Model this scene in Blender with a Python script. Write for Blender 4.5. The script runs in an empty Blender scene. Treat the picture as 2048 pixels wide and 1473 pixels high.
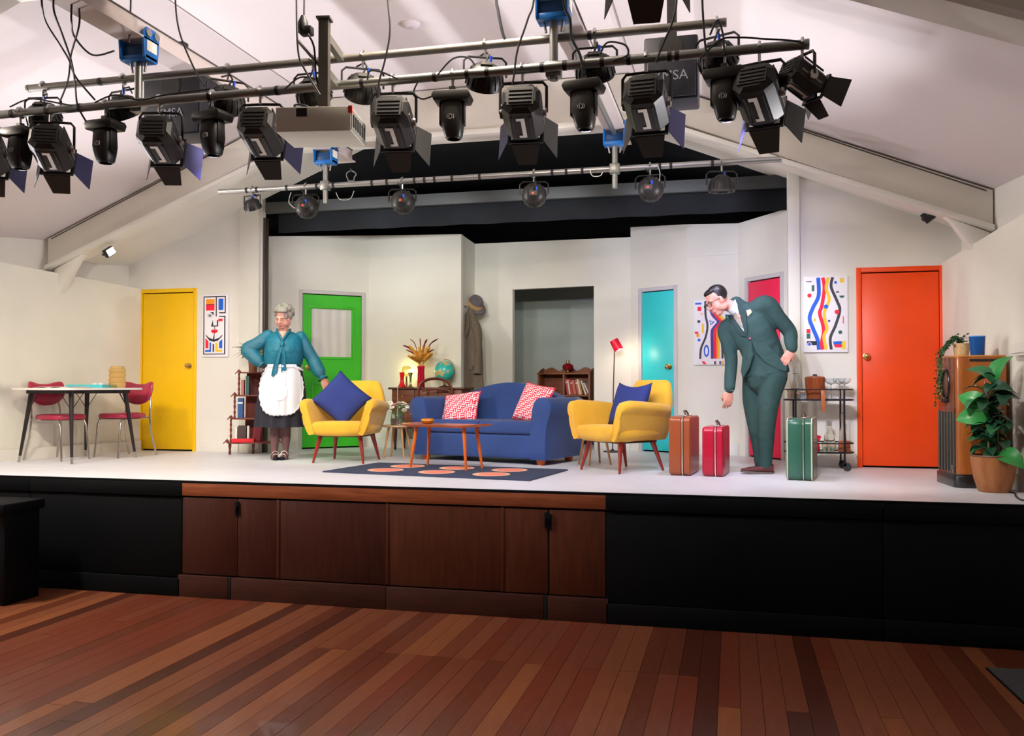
import bpy, bmesh, math, random
from mathutils import Vector as V, Matrix as Mx, Euler
R = math.radians
rnd = random.Random(7)
sc = bpy.context.scene
COL = sc.collection
# ------------------------------------------------------------------ camera
F = 1785.0; TH = math.atan(441 / F); CAMZ = .78; PITCH = math.atan(35.5 / F)
cam = bpy.data.cameras.new('camera'); cam.lens = F / 2048 * 36; cam.sensor_width = 36
cam.clip_start = .05; cam.clip_end = 200
co = bpy.data.objects.new('camera', cam); COL.objects.link(co)
co.location = (0, 0, CAMZ); co.rotation_euler = (math.pi / 2 + PITCH, 0, TH)
sc.camera = co
# ------------------------------------------------------------------ world, exposure
w = bpy.data.worlds.new('world'); sc.world = w; w.use_nodes = True
w.node_tree.nodes['Background'].inputs[0].default_value = (.55, .6, .75, 1)
w.node_tree.nodes['Background'].inputs[1].default_value = .02
vs = sc.view_settings
vs.view_transform = 'Standard'; vs.look = 'None'; vs.gamma = 1; vs.use_curve_mapping = False; vs.exposure = 0.0
POW = 1.8          # master dimmer of the stage lanterns
# added fill lights out of view beyond the near truss, to brighten the floor
def area(name, loc, size, watts, col=(1, .86, .7)):
    l = bpy.data.lights.new(name, 'AREA'); l.energy = watts; l.color = col; l.shape = 'RECTANGLE'
    l.size, l.size_y = size
    o = bpy.data.objects.new(name, l); COL.objects.link(o); o.location = loc
    return o
o_ = area('floor_fill_light', (-6.3, 4.76, 2.76), (.8, .25), 300, (1, .86, .74)); o_.rotation_euler = (V((-6.3, 4.76, 2.76)) - V((-4.4, 4.3, -.95))).to_track_quat('Z', 'Y').to_euler()
area('floor_fill_light', (-1.6, 4.78, 3.6), (1.2, .3), 85, (1, .86, .74))
# added fill spots out of view at both side walls, brightening the ceiling
for x_, y_, w_ in ((-7.2, 5.5, 660), (-7.2, 6.8, 610), (2.1, 6.1, 680), (2.1, 7.0, 620)):
    l_ = bpy.data.lights.new('ceiling_fill_light', 'SPOT'); l_.energy = w_; l_.color = (.98, .95, 1); l_.spot_size = R(80); l_.spot_blend = 1; l_.shadow_soft_size = .12
    o_ = bpy.data.objects.new('ceiling_fill_light', l_); COL.objects.link(o_); o_.location = (x_, y_, 1.12)
    o_.rotation_euler = (V((-2.5 + (x_ + 2.5) * -.12, y_ - .1, 3.6)) - V((x_, y_, 1.12))).to_track_quat('-Z', 'Y').to_euler()
# ------------------------------------------------------------------ pixel of the photograph -> place in the hall
FW = V((-math.sin(TH) * math.cos(PITCH), math.cos(TH) * math.cos(PITCH), math.sin(PITCH)))
RT = V((math.cos(TH), math.sin(TH), 0)); UP = RT.cross(FW); CO = V((0, 0, CAMZ))
def ray(px, py): return RT * (px - 1024) + UP * (736.5 - py) + FW * F
def pz(px, py, z=0.0):
    d = ray(px, py); return CO + d * ((z - CAMZ) / d.z)
def pY(px, py, Y):
    d = ray(px, py); return CO + d * (Y / d.y)
def onplane(px, py, a, b):           # vertical plane through floor points a, b
    d = ray(px, py); n = V((b[1] - a[1], a[0] - b[0], 0)); a = V((a[0], a[1], 0))
    return CO + d * ((a - CO).dot(n) / d.dot(n))
def azim(px): d = ray(px, 772); return math.atan2(-d.x, d.y)     # turn that faces the viewer at this pixel
# ------------------------------------------------------------------ materials
def lin(h):
    if isinstance(h, str):
        h = h.lstrip('#'); h = [int(h[i:i + 2], 16) / 255 for i in (0, 2, 4)]
        return tuple((c / 12.92 if c <= .04045 else ((c + .055) / 1.055) ** 2.4) for c in h)
    return tuple(h[:3])
MATS = {}
def mat(name, col, rough=.5, metal=0, var=0, scale=8, bump=0, bscale=None, stretch=None, trans=0, emit=0, alpha=1, spec=.5, col2=None, coat=0, ior=1.45, sheen=0):
    if name in MATS: return MATS[name]
    m = bpy.data.materials.new(name); m.use_nodes = True; MATS[name] = m
    nt = m.node_tree; N = nt.nodes; L = nt.links; b = N['Principled BSDF']
    c = lin(col); I = b.inputs
    I['Base Color'].default_value = (*c, 1); I['Roughness'].default_value = rough; I['Metallic'].default_value = metal
    I['Specular IOR Level'].default_value = spec; I['Transmission Weight'].default_value = trans; I['IOR'].default_value = ior
    I['Alpha'].default_value = alpha; I['Coat Weight'].default_value = coat; I['Sheen Weight'].default_value = sheen
    if emit: I['Emission Color'].default_value = (*c, 1); I['Emission Strength'].default_value = emit
    m.diffuse_color = (*c, 1)
    if var or bump or col2:
        tc = N.new('ShaderNodeTexCoord'); src = tc.outputs['Object']
        if stretch:
            mp = N.new('ShaderNodeMapping'); mp.inputs['Scale'].default_value = stretch; L.new(src, mp.inputs[0]); src = mp.outputs[0]
        nz = N.new('ShaderNodeTexNoise'); nz.inputs['Scale'].default_value = scale; nz.inputs['Detail'].default_value = 5; L.new(src, nz.inputs[0])
        if var or col2:
            c2 = lin(col2) if col2 else tuple(min(1, x * (1 + var)) for x in c)
            c1 = c if col2 else tuple(x * (1 - var) for x in c)
            rp = N.new('ShaderNodeValToRGB'); e = rp.color_ramp.elements
            e[0].position = .3; e[1].position = .7; e[0].color = (*c1, 1); e[1].color = (*c2, 1)
            L.new(nz.outputs['Fac'], rp.inputs[0]); L.new(rp.outputs[0], I['Base Color'])
        if bump:
            nb = nz
            if bscale:
                nb = N.new('ShaderNodeTexNoise'); nb.inputs['Scale'].default_value = bscale; nb.inputs['Detail'].default_value = 3; L.new(src, nb.inputs[0])
            bp = N.new('ShaderNodeBump'); bp.inputs['Strength'].default_value = bump; bp.inputs['Distance'].default_value = .03 if bump > .4 else .01
            L.new(nb.outputs['Fac'], bp.inputs['Height']); L.new(bp.outputs[0], I['Normal'])
    return m
def wood(name, c1, c2, axis=2, rough=.4, scale=6, st=12, coat=0):
    s = [st, st, st]; s[axis] = 1
    return mat(name, c1, rough, col2=c2, scale=scale, stretch=s, bump=.05, coat=coat)
# ------------------------------------------------------------------ mesh building
class MB:
    def __init__(s): s.v = []; s.f = []; s.mi = []; s.cur = 0
    def add(s, vs, fs, M=None):
        o = len(s.v)
        for p in vs:
            p = V(p); s.v.append(M @ p if M is not None else p)
        for f in fs: s.f.append([i + o for i in f]); s.mi.append(s.cur)
        return s
    def box(s, a, b, M=None):
        x0, y0, z0 = a; x1, y1, z1 = b
        return s.add([(x0, y0, z0), (x1, y0, z0), (x1, y1, z0), (x0, y1, z0), (x0, y0, z1), (x1, y0, z1), (x1, y1, z1), (x0, y1, z1)],
                     [(0, 3, 2, 1), (4, 5, 6, 7), (0, 1, 5, 4), (1, 2, 6, 5), (2, 3, 7, 6), (3, 0, 4, 7)], M)
    def cbox(s, c, d, M=None):
        return s.box([c[i] - d[i] / 2 for i in range(3)], [c[i] + d[i] / 2 for i in range(3)], M)
    def loft(s, rings, cap=True, closed=True, M=None, loop=False):
        n = len(rings[0]); vs = [p for r in rings for p in r]; fs = []
        m = len(rings)
        for i in range(m if loop else m - 1):
            j2 = (i + 1) % m
            for k in range(n if closed else n - 1):
                k2 = (k + 1) % n
                fs.append((i * n + k, i * n + k2, j2 * n + k2, j2 * n + k))
        if cap and closed and not loop:
            fs.append(tuple(range(n))[::-1]); fs.append(tuple((m - 1) * n + k for k in range(n)))
        return s.add(vs, fs, M)
    def tube(s, p0, p1, r0, r1=None, n=10, cap=True, M=None):
        return s.path([p0, p1], [r0, r0 if r1 is None else r1], n, cap, M)
    def path(s, pts, r, n=8, cap=True, M=None, loop=False, flat=1.0, upv=None):
        pts = [V(p) for p in pts]; m = len(pts)
        if not isinstance(r, (list, tuple)): r = [r] * m
        rings = []; prev = None
        for i in range(m):
            if loop: t = pts[(i + 1) % m] - pts[i - 1]
            else: t = pts[min(i + 1, m - 1)] - pts[max(i - 1, 0)]
            t = t.normalized() if t.length > 1e-9 else V((0, 0, 1))
            if upv is not None: u = V(upv)
            elif prev is None: u = V((0, 0, 1)) if abs(t.z) < .9 else V((1, 0, 0))
            else: u = prev
            u = (u - t * u.dot(t))
            u = u.normalized() if u.length > 1e-6 else t.orthogonal().normalized()
            prev = u; w_ = t.cross(u)
            rings.append([pts[i] + (u * math.cos(a) * r[i] * flat + w_ * math.sin(a) * r[i]) for a in [2 * math.pi * k / n for k in range(n)]])
        return s.loft(rings, cap, True, M, loop)
    def lathe(s, prof, n=16, c=(0, 0, 0), M=None, cap=True, sx=1, sy=1):
        c = V(c)
        rings = [[c + V((r * sx * math.cos(2 * math.pi * k / n), r * sy * math.sin(2 * math.pi * k / n), z)) for k in range(n)] for r, z in prof]
        return s.loft(rings, cap, True, M)
    def ell(s, c, r, nu=14, nv=9, M=None):
        if not hasattr(r, '__len__'): r = (r, r, r)
        c = V(c); rings = []
        for j in range(nv):
            t = math.pi * (j + .02) / (nv - 1 + .04) if 0 < j < nv - 1 else (.04 if j == 0 else math.pi - .04)
            rings.append([c + V((r[0] * math.sin(t) * math.cos(a), r[1] * math.sin(t) * math.sin(a), -r[2] * math.cos(t))) for a in [2 * math.pi * k / nu for k in range(nu)]])
        return s.loft(rings, True, True, M)
    def prism(s, poly, off, M=None):          # poly: 3D points in order, off: extrusion vector
        a = [V(p) for p in poly]; b = [p + V(off) for p in a]; n = len(a)
        fs = [tuple(range(n))[::-1], tuple(range(n, 2 * n))] + [(i, (i + 1) % n, n + (i + 1) % n, n + i) for i in range(n)]
        return s.add(a + b, fs, M)
    def grid(s, fn, nu, nv, M=None, closed=False):
        vs = [fn(i / (nu - (0 if closed else 1)), j / (nv - 1)) for j in range(nv) for i in range(nu)]
        fs = [(j * nu + i, j * nu + (i + 1) % nu, (j + 1) * nu + (i + 1) % nu, (j + 1) * nu + i) for j in range(nv - 1) for i in range(nu if closed else nu - 1)]
        return s.add(vs, fs, M)
    def mesh(s, name, mats, bevel=0, segs=2, smooth=40, solid=0):
        me = bpy.data.meshes.new(name)
        me.from_pydata([tuple(p) for p in s.v], [], s.f)
        if not isinstance(mats, (list, tuple)): mats = [mats]
        for m in mats: me.materials.append(m)
        if len(mats) > 1: me.polygons.foreach_set('material_index', s.mi)
        bm = bmesh.new(); bm.from_mesh(me)
        bmesh.ops.recalc_face_normals(bm, faces=bm.faces)
        if solid: bmesh.ops.solidify(bm, geom=bm.faces[:], thickness=solid)
        if bevel:
            ed = [e for e in bm.edges if len(e.link_faces) == 2 and e.calc_face_angle(0) > .5]
            bmesh.ops.bevel(bm, geom=ed, offset=bevel, segments=segs, profile=.5, affect='EDGES', clamp_overlap=True)
        bm.to_mesh(me); bm.free()
        if smooth:
            me.polygons.foreach_set('use_smooth', [True] * len(me.polygons)); me.set_sharp_from_angle(angle=R(smooth))
        me.update()
        return me
    def obj(s, name, mats, parent=None, loc=None, rot=None, **k):
        o = bpy.data.objects.new(name, s.mesh(name, mats, **k)); COL.objects.link(o)
        if parent is not None: o.parent = parent
        if loc is not None: o.location = loc
        if rot is not None: o.rotation_euler = rot
        return o
def tag(o, label=None, cat=None, group=None, kind=None):
    for k, v_ in (('label', label), ('category', cat), ('group', group), ('kind', kind)):
        if v_: o[k] = v_
    return o
def thing(name, label, cat, loc=(0, 0, 0), rz=0, group=None, kind=None):
    o = bpy.data.objects.new(name, None); COL.objects.link(o); o.empty_display_size = .1
    o.location = loc; o.rotation_euler = (0, 0, rz) if not hasattr(rz, '__len__') else rz
    return tag(o, label, cat, group, kind)
def dup(root, loc=None, rz=None, label=None, group=None):
    r = root.copy(); COL.objects.link(r)
    if loc is not None: r.location = loc
    if rz is not None: r.rotation_euler = (0, 0, rz) if not hasattr(rz, '__len__') else rz
    if label: r['label'] = label
    if group: r['group'] = group
    for ch in [o for o in bpy.data.objects if o.parent == root]:
        c = ch.copy(); COL.objects.link(c); c.parent = r
        for g in [o for o in bpy.data.objects if o.parent == ch]:
            d = g.copy(); COL.objects.link(d); d.parent = c
    return r
def struct(o, label=None): o['kind'] = 'structure'; return tag(o, label)
def T(x=0, y=0, z=0): return Mx.Translation((x, y, z))
def RX(a): return Mx.Rotation(a, 4, 'X')
def RY(a): return Mx.Rotation(a, 4, 'Y')
def RZ(a): return Mx.Rotation(a, 4, 'Z')
def aim(p0, p1):       # matrix whose -Z axis runs from p0 to p1
    return (V(p1) - V(p0)).to_track_quat('-Z', 'Y').to_matrix().to_4x4()
def lerp(a, b, t): return a + (b - a) * t
# remeshed, continuous bodies
def fuse(name, mb, mats, parent, voxel=.01, smooth_it=6, fac=.5):
    o = mb.obj(name, mats, None, smooth=0)
    md = o.modifiers.new('r', 'REMESH'); md.mode = 'VOXEL'; md.voxel_size = voxel; md.use_smooth_shade = True
    if smooth_it:
        ms = o.modifiers.new('s', 'SMOOTH'); ms.factor = fac; ms.iterations = smooth_it
    bpy.context.view_layer.update()
    dg = bpy.context.evaluated_depsgraph_get()
    me = bpy.data.meshes.new_from_object(o.evaluated_get(dg)); me.name = name
    o.modifiers.clear(); old = o.data; o.data = me; bpy.data.meshes.remove(old)
    me.materials.clear()
    for m in (mats if isinstance(mats, (list, tuple)) else [mats]): me.materials.append(m)
    me.polygons.foreach_set('use_smooth', [True] * len(me.polygons))
    if parent is not None: o.parent = parent
    return o
# ================================================================== STRUCTURE
STG = 6.52; HF = -.95; XL, XR = -7.4, 2.3; YB = -4.0; RW = 9.2; RWL = 9.40; RWR = 9.08
FX0, FX1, FZ, SL = -4.13, -.92, 3.69, .405          # flat part of the ceiling and its slopes
def ceil_z(x): return FZ - SL * max(0, FX0 - x, x - FX1)
m_white = mat('wall paint', '#e4e2d9', .75, var=.02, scale=3, bump=.02, bscale=60)
m_cream = mat('set flat paint', '#e2e1d5', .8, var=.03, scale=2.2, bump=.05, bscale=14)
m_ceil = mat('ceiling paint', '#dcd4d4', .8, var=.015, scale=1.5)
m_beam = mat('beam paint', '#d9d5cb', .6, var=.02, scale=4)
m_black = mat('matt black paint', '#06090d', .6, var=.2, scale=3, spec=.15)
m_drape = mat('black drape', '#171b20', .9, var=.2, scale=5)
m_stage = mat('stage floor paint', '#dcdfe6', .45, var=.03, scale=4, bump=.03, bscale=30)
m_gap = mat('dark gap', '#0a0908', .9)
m_wal = wood('stage front veneer', '#46221a', '#371810', 2, .38, 3, 9)
m_wal2 = wood('stage front veneer warm', '#552b19', '#431f10', 2, .38, 3, 9)
m_fas = wood('fascia timber', '#915131', '#773d20', 0, .4, 4, 14)
m_kick = wood('kick board timber', '#44231b', '#361b14', 0, .4, 4, 14)
# ---- hall floor: sub floor slab and planks as pieces
pl_mats = [wood('floor board %d' % i, a, b, 1, .3, 5, 9, coat=.15) for i, (a, b) in enumerate((('#74402c', '#663625'), ('#7d4a32', '#6f3e29'), ('#653523', '#572c1d'), ('#885234', '#79462b'), ('#4f281c', '#432116'), ('#723826', '#632f1e')))]
fl = struct(MB().box((XL, YB, HF - .12), (XR, STG + .1, HF - .012)).obj('floor', m_gap))
fl2 = MB().box((XL, YB, HF - .012), (XR, 3.3, HF)).obj('floor_boarding', pl_mats[0], fl); fl2['kind'] = 'stuff'
BW = .118; PLK = {}
nb = int((XR - XL) / BW); seam = 5.45
for i in range(nb):
    x = XL + i * BW
    cuts = [3.3]
    if -3.0 < x < -.3: cuts += [seam]
    elif rnd.random() < .55: cuts += [rnd.uniform(3.9, 6.0)]
    cuts += [STG]
    for a, b in zip(cuts, cuts[1:]):
        ln = round(b - a, 2)
        key = (ln, rnd.choice([0, 0, 0, 1, 1, 2, 2, 3, 4, 5, 5]))
        if key not in PLK:
            PLK[key] = MB().box((.0012, .001, -.012), (BW - .0012, ln - .001, 0)).mesh('plank', pl_mats[key[1]], smooth=0)
        o = bpy.data.objects.new('plank', PLK[key]); COL.objects.link(o); o.parent = fl; o.location = (x, a, HF + rnd.uniform(-.0006, .0006))
# ---- stage
st = struct(MB().box((XL, STG, -.05), (XR, 13.2, 0)).obj('stage_floor', m_stage), 'white painted stage floor')
MB().box((XL, STG - .012, -.022), (XR, STG + .02, -.002)).obj('nosing_strip', m_black, st)
wf = struct(MB().box((XL, STG + .03, HF), (XR, STG + .1, -.05)).obj('wall_stage_front', m_gap), 'front wall of the stage')
WX = [-4.413, -3.54, -2.607, -1.684, -1.331, -.903]
MB().box((WX[0], STG - .012, -.125), (WX[-1], STG + .03, -.02)).obj('fascia_board', m_fas, wf, bevel=.003)
for i in range(5):
    x0, x1 = WX[i], WX[i + 1]
    if i == 0:
        for a, b in ((x0, -3.905), (-3.905, x1)):
            MB().box((a + .004, STG - .002, -.765), (b - .0015, STG + .03, -.14)).obj('panel', m_wal, wf, bevel=.002)
    else:
        MB().box((x0 + .006, STG - .002, -.765), (x1 - .006, STG + .03, -.14)).obj('panel', m_wal2 if i > 1 else m_wal, wf, bevel=.002)
for x in (WX[1], WX[2], WX[3]):
    MB().box((x - .012, STG - .008, -.765), (x + .012, STG + .03, -.135)).obj('mullion', m_wal2, wf, bevel=.002)
kx = [WX[0] - .02, -3.97, -3.945, WX[2], WX[4] - .03, WX[4] - .005, WX[5] + .02]
for a, b, dark in ((kx[0], kx[1], 0), (kx[1], kx[2], 1), (kx[2], kx[3], 0), (kx[3], kx[4], 0), (kx[4], kx[5], 1), (kx[5], kx[6], 0)):
    MB().box((a + .002, STG - .03, HF), (b - .002, STG + .03, -.775)).obj('kick_board' if not dark else 'kick_latch', m_gap if dark else m_kick, wf, bevel=.003)
for x, sgn in ((-3.905, 0), (-1.345, 0), (-1.322, .012)):
    t_ = MB(); t_.box((x - .014, STG - .016, -.27 - sgn), (x + .014, STG, -.16 - sgn)); t_.box((x - .006, STG - .022, -.235), (x + .006, STG - .014, -.195)); t_.obj('latch', m_black, wf, bevel=.002)
def black_panel(a, b):
    t_ = MB(); t_.box((a + .003, STG - .004, -.80), (b - .003, STG + .03, -.14)); t_.obj('black_panel', m_black, wf, bevel=.003)
    MB().box((a + .003, STG - .02, -.13), (b - .003, STG + .03, -.022)).obj('black_fascia', m_black, wf, bevel=.003)
    MB().box((a + .003, STG - .03, HF), (b - .003, STG + .03, -.805)).obj('black_kick', m_black, wf, bevel=.003)
for a, b in ((XL, -5.9), (-5.9, WX[0]), (WX[-1], .987), (.987, XR)): black_panel(a, b)
# ---- hall side walls (splayed beside the stage)
def wall(name, pts, z0, z1f, th=.1, side=1, m=m_white):
    """vertical wall through floor points, top height given as function of x"""
    g = MB(); ps = [V((p[0], p[1], 0)) for p in pts]
    inn = []; out = []
    for i, p in enumerate(ps):
        d = (ps[min(i + 1, len(ps) - 1)] - ps[max(i - 1, 0)]).normalized(); n = V((d.y, -d.x, 0)) * side * th
        inn.append(p); out.append(p + n)
    for i in range(len(ps) - 1):
        a, b, a2, b2 = inn[i], inn[i + 1], out[i], out[i + 1]
        za, zb = z1f(a.x), z1f(b.x)
        g.add([(a.x, a.y, z0), (b.x, b.y, z0), (b2.x, b2.y, z0), (a2.x, a2.y, z0), (a.x, a.y, za), (b.x, b.y, zb), (b2.x, b2.y, zb), (a2.x, a2.y, za)],
              [(0, 3, 2, 1), (4, 5, 6, 7), (0, 1, 5, 4), (1, 2, 6, 5), (2, 3, 7, 6), (3, 0, 4, 7)])
    return struct(g.obj(name, m, smooth=0))
LW = [(-7.12, RWL + .02), (-7.53, 7.4), (-7.54, YB)]; RWP = [(2.07, RW), (2.40, 5.6), (2.42, YB)]
wall('wall_left', LW, HF, ceil_z, side=1)
wall('wall_right', RWP, HF, ceil_z, side=-1)
wall('wall_hall_back', [(XL, YB), (XR, YB)], HF, lambda x: 3.9, side=1)
# lower, whiter wall lining beside the stage
def lining(name, a, b, za, zb, inw, label):
    a = V((*a, 0)) + V(inw); b = V((*b, 0)) + V(inw); n = V(inw) * -4.0
    g = MB(); g.add([a, b, b + n, a + n, a + V((0, 0, za)), b + V((0, 0, zb)), b + n + V((0, 0, zb)), a + n + V((0, 0, za))],
                    [(0, 3, 2, 1), (4, 5, 6, 7), (0, 1, 5, 4), (1, 2, 6, 5), (2, 3, 7, 6), (3, 0, 4, 7)])
    o = struct(g.obj(name, m_cream, smooth=0), label)
    return o
lining('wall_lining_left', (-6.98, 9.39), (-7.45, 7.16), 1.95, 2.08, (.04, 0, 0), 'low white lining wall beside the dining table')
lining('wall_lining_right', (1.95, 9.07), (2.2, 6.45), 1.93, 2.1, (-.04, 0, 0), 'low white lining wall beside the wireless cabinet')
g = MB(); a = V((-6.93, 9.37, 0)); b = V((-7.4, 7.16, 0)); g.prism([a, b, b + V((.018, 0, 0)), a + V((.018, 0, 0))], (0, 0, .12)); struct(g.obj('baseboard_left', m_white))
g = MB(); a = V((1.905, 9.05, 0)); b = V((2.155, 6.55, 0)); g.prism([a, b, b + V((-.018, 0, 0)), a + V((-.018, 0, 0))], (0, 0, .12)); struct(g.obj('baseboard_right', m_white))
# ---- ceiling
g = MB(); prof = [(XL - .2, ceil_z(XL - .2)), (FX0, FZ), (FX1, FZ), (XR + .2, ceil_z(XR + .2))]
for (xa, za), (xb, zb) in zip(prof, prof[1:]):
    g.add([(xa, YB, za), (xb, YB, zb), (xb, RW, zb), (xa, RW, za), (xa, YB, za + .08), (xb, YB, zb + .08), (xb, RW, zb + .08), (xa, RW, za + .08)],
          [(0, 1, 2, 3), (7, 6, 5, 4), (0, 4, 5, 1), (2, 6, 7, 3)])
ce = struct(g.obj('ceiling', m_ceil, smooth=0))
for x in (FX0 - .35, FX1 + .06, FX0 + .02):
    MB().box((x - .006, 3, ceil_z(x) - .003), (x + .006, 8.2, ceil_z(x) + .004)).obj('ceiling_joint', mat('joint shade', '#8d8280', .8), ce)
# ---- roof trusses: sloping rafters, collar, knee braces
def truss(Y, th=.16):
    t_ = struct(thing('roof_truss', None, None, (0, Y, 0)))
    D = .30
    for sgn, x0, x1 in ((-1, FX0, -7.28), (1, FX1, 2.14)):
        if sgn > 0 and Y < 6: x1 = 2.3
        if sgn < 0 and Y < 6: x1 = -7.38
        z0, z1 = ceil_z(x0) - .02, ceil_z(x1) - .02
        MB().prism([(x0, -th / 2, z0), (x1, -th / 2, z1), (x1, -th / 2, z1 - D), (x0, -th / 2, z0 - D)], (0, th, 0)).obj('rafter', m_beam, t_, bevel=.004)
        f = .05
        MB().prism([(x0 - sgn * .1, -th / 2 - f, z0 - D), (x1, -th / 2 - f, z1 - D), (x1, -th / 2 - f, z1 - D - .045), (x0 - sgn * .1, -th / 2 - f, z0 - D - .045)], (0, th + 2 * f, 0)).obj('rafter_flange', m_white, t_, bevel=.004)
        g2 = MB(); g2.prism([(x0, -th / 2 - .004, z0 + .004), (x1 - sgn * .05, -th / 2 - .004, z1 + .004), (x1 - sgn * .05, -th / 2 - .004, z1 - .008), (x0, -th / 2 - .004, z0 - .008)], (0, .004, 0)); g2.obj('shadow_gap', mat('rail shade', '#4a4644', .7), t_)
        # knee brace
        bx = (-7.22 if sgn < 0 else 2.12) if Y > 6 else x1; bz = ceil_z(bx) - .02 - D - .04
        dx = -sgn
        pts = [(bx, 0, bz - .02), (bx + dx * .36, 0, bz + .36 * SL - .005), (bx + dx * .30, 0, bz + .3 * SL - .03), (bx + dx * .02, 0, bz - .34), (bx, 0, bz - .36)]
        MB().prism([(p[0], -.05, p[2]) for p in pts], (0, .1, 0)).obj('knee_brace', m_white, t_, bevel=.004)
    zc = 3.20
    MB().prism([(FX0 - 1.0, -th / 2 - .006, zc + .05), (FX0 - 1.0, -th / 2 - .006, ceil_z(FX0 - 1.0) - .03), (FX0, -th / 2 - .006, FZ - .012), (FX1, -th / 2 - .006, FZ - .012), (FX1 + 1.0, -th / 2 - .006, ceil_z(FX1 + 1.0) - .03), (FX1 + 1.0, -th / 2 - .006, zc + .05)], (0, th + .012, 0)).obj('collar_web', m_beam, t_, bevel=.004)
    MB().box((FX0 - .5, -th / 2 - .05, zc), (FX1 + .5, th / 2 + .05, zc + .05)).obj('collar_flange', m_white, t_, bevel=.004)
    return t_
truss(8.33); truss(4.55)
# soffit between the last truss and the stage wall
g = MB()
for xa, xb in ((-7.2, -3.95), (-1.1, 2.15)):
    za, zb = (ceil_z(xa) - .24, FZ - SL * (FX0 - xb) - .24) if xa < -5 else (FZ - SL * (xa - FX1) - .24, ceil_z(xb) - .24)
    g.add([(xa, 8.41, za), (xb, 8.41, zb), (xb, RWL + .02, zb), (xa, RWL + .02, za), (xa, 8.41, za + .03), (xb, 8.41, zb + .03), (xb, RWL + .02, zb + .03), (xa, RWL + .02, za + .03)],
          [(0, 1, 2, 3), (7, 6, 5, 4), (0, 4, 5, 1), (1, 5, 6, 2), (2, 6, 7, 3), (3, 7, 4, 0)])
struct(g.obj('ceiling_soffit', m_white, smooth=0), 'white soffit in front of the stage wall')
# ---- stage wall with the two outer doors
def flat(name, a, b, za, zb, holes=(), th=.07, m=m_cream, label=None, z0=0.0):
    """a vertical panel between floor points a and b (front face), with door holes [(s0,s1,ztop)]"""
    a = V((a[0], a[1], 0)); b = V((b[0], b[1], 0)); L_ = (b - a).length; d = (b - a) / L_; n = V((-d.y, d.x, 0)) * th
    zt = lambda s_: lerp(za, zb, s_ / L_)
    g = MB()
    def blk(s0, s1, lo, hi0, hi1):
        p, q = a + d * s0, a + d * s1
        Z = V((0, 0, 1))
        g.add([p + Z * lo, q + Z * lo, q + n + Z * lo, p + n + Z * lo, p + Z * hi0, q + Z * hi1, q + n + Z * hi1, p + n + Z * hi0],
              [(0, 3, 2, 1), (4, 5, 6, 7), (0, 1, 5, 4), (1, 2, 6, 5), (2, 3, 7, 6), (3, 0, 4, 7)])
    s_ = 0
    for h0, h1, ht in sorted(holes):
        blk(s_, h0, z0, zt(s_), zt(h0)); blk(h0, h1, ht, zt(h0), zt(h1)); s_ = h1
    blk(s_, L_, z0, zt(s_), zt(L_))
    return struct(g.obj(name, m, smooth=0), label)
m_knob = mat('brass', '#d8b877', .25, 1)
m_steel = mat('steel', '#b9b9b6', .3, 1)
def door_at(n, a, b, ztop, col, label, knob, frame=None, fcol=None, leaf=None):
    """door leaf between floor points a,b (left to right as seen); knob = (share of width, height)"""
    a = V((a[0], a[1], 0)); b = V((b[0], b[1], 0)); L_ = (b - a).length; rz = math.atan2(b.y - a.y, b.x - a.x)
    t_ = struct(thing('door_%d' % n, label, None, a, rz))
    m = mat('door paint %d' % n, col, .38, var=.03, scale=3)
    mf = mat('door frame paint %d' % n, fcol or col, .45)
    fw, dep = .045, .09
    for nm, bb in (('frame_jamb', ((-fw, -.015, 0), (0, dep, ztop + fw))), ('frame_jamb', ((L_, -.015, 0), (L_ + fw, dep, ztop + fw))), ('frame_head', ((0, -.015, ztop), (L_, dep, ztop + fw)))):
        MB().box(*bb).obj(nm, mf, t_, bevel=.004)
    MB().box((0, .035, 0), (L_, dep, ztop)).obj('reveal', m_gap, t_)
    if leaf: leaf(t_, L_, ztop, m)
    else: MB().box((.006, .0, .02), (L_ - .006, .035, ztop - .012)).obj('door_leaf', m, t_, bevel=.003)
    k = MB(); kx, kz = knob[0] * L_, knob[1]
    k.lathe([(.0, 0), (.032, 0), (.032, .006), (.012, .01), (.011, .035), (.026, .045), (.03, .058), (.022, .072), (.0, .075)], 14, M=T(kx, 0, kz) @ RX(R(90)))
    k.obj('door_knob', m_knob, t_)
    return t_
yl, yr = (-6.70, RW), (-6.21, RW)
yl = pY(284, 800, RWL); yr = pY(386, 800, RWL); ol = pY(1724, 800, RWR); orr = pY(1881, 800, RWR)
OPL, OPR = -5.33, .60
zt = lambda x: ceil_z(x) - .1
flat('wall_stage_left', (-7.2, RWL), (OPL, RWL), zt(-7.2), zt(OPL), [(yl.x + 7.2 - .045, yr.x + 7.2 + .045, 1.945)], label='white wall beside the stage opening with yellow door', m=m_white)
flat('wall_stage_right', (OPR, RWR), (2.1, RWR), zt(OPR), zt(2.1), [(ol.x - OPR - .045, orr.x - OPR + .045, 1.91)], label='white wall beside the stage opening with orange door', m=m_white)
door_at(1, (yl.x, RWL), (yr.x, RWL), 1.90, '#f5c400', 'plain yellow door beside the face picture', (.93, 1.02))
door_at(2, (ol.x, RWR), (orr.x, RWR), 1.865, '#f24a02', 'plain bright orange door beside the wireless cabinet', (.06, 1.06))
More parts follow.
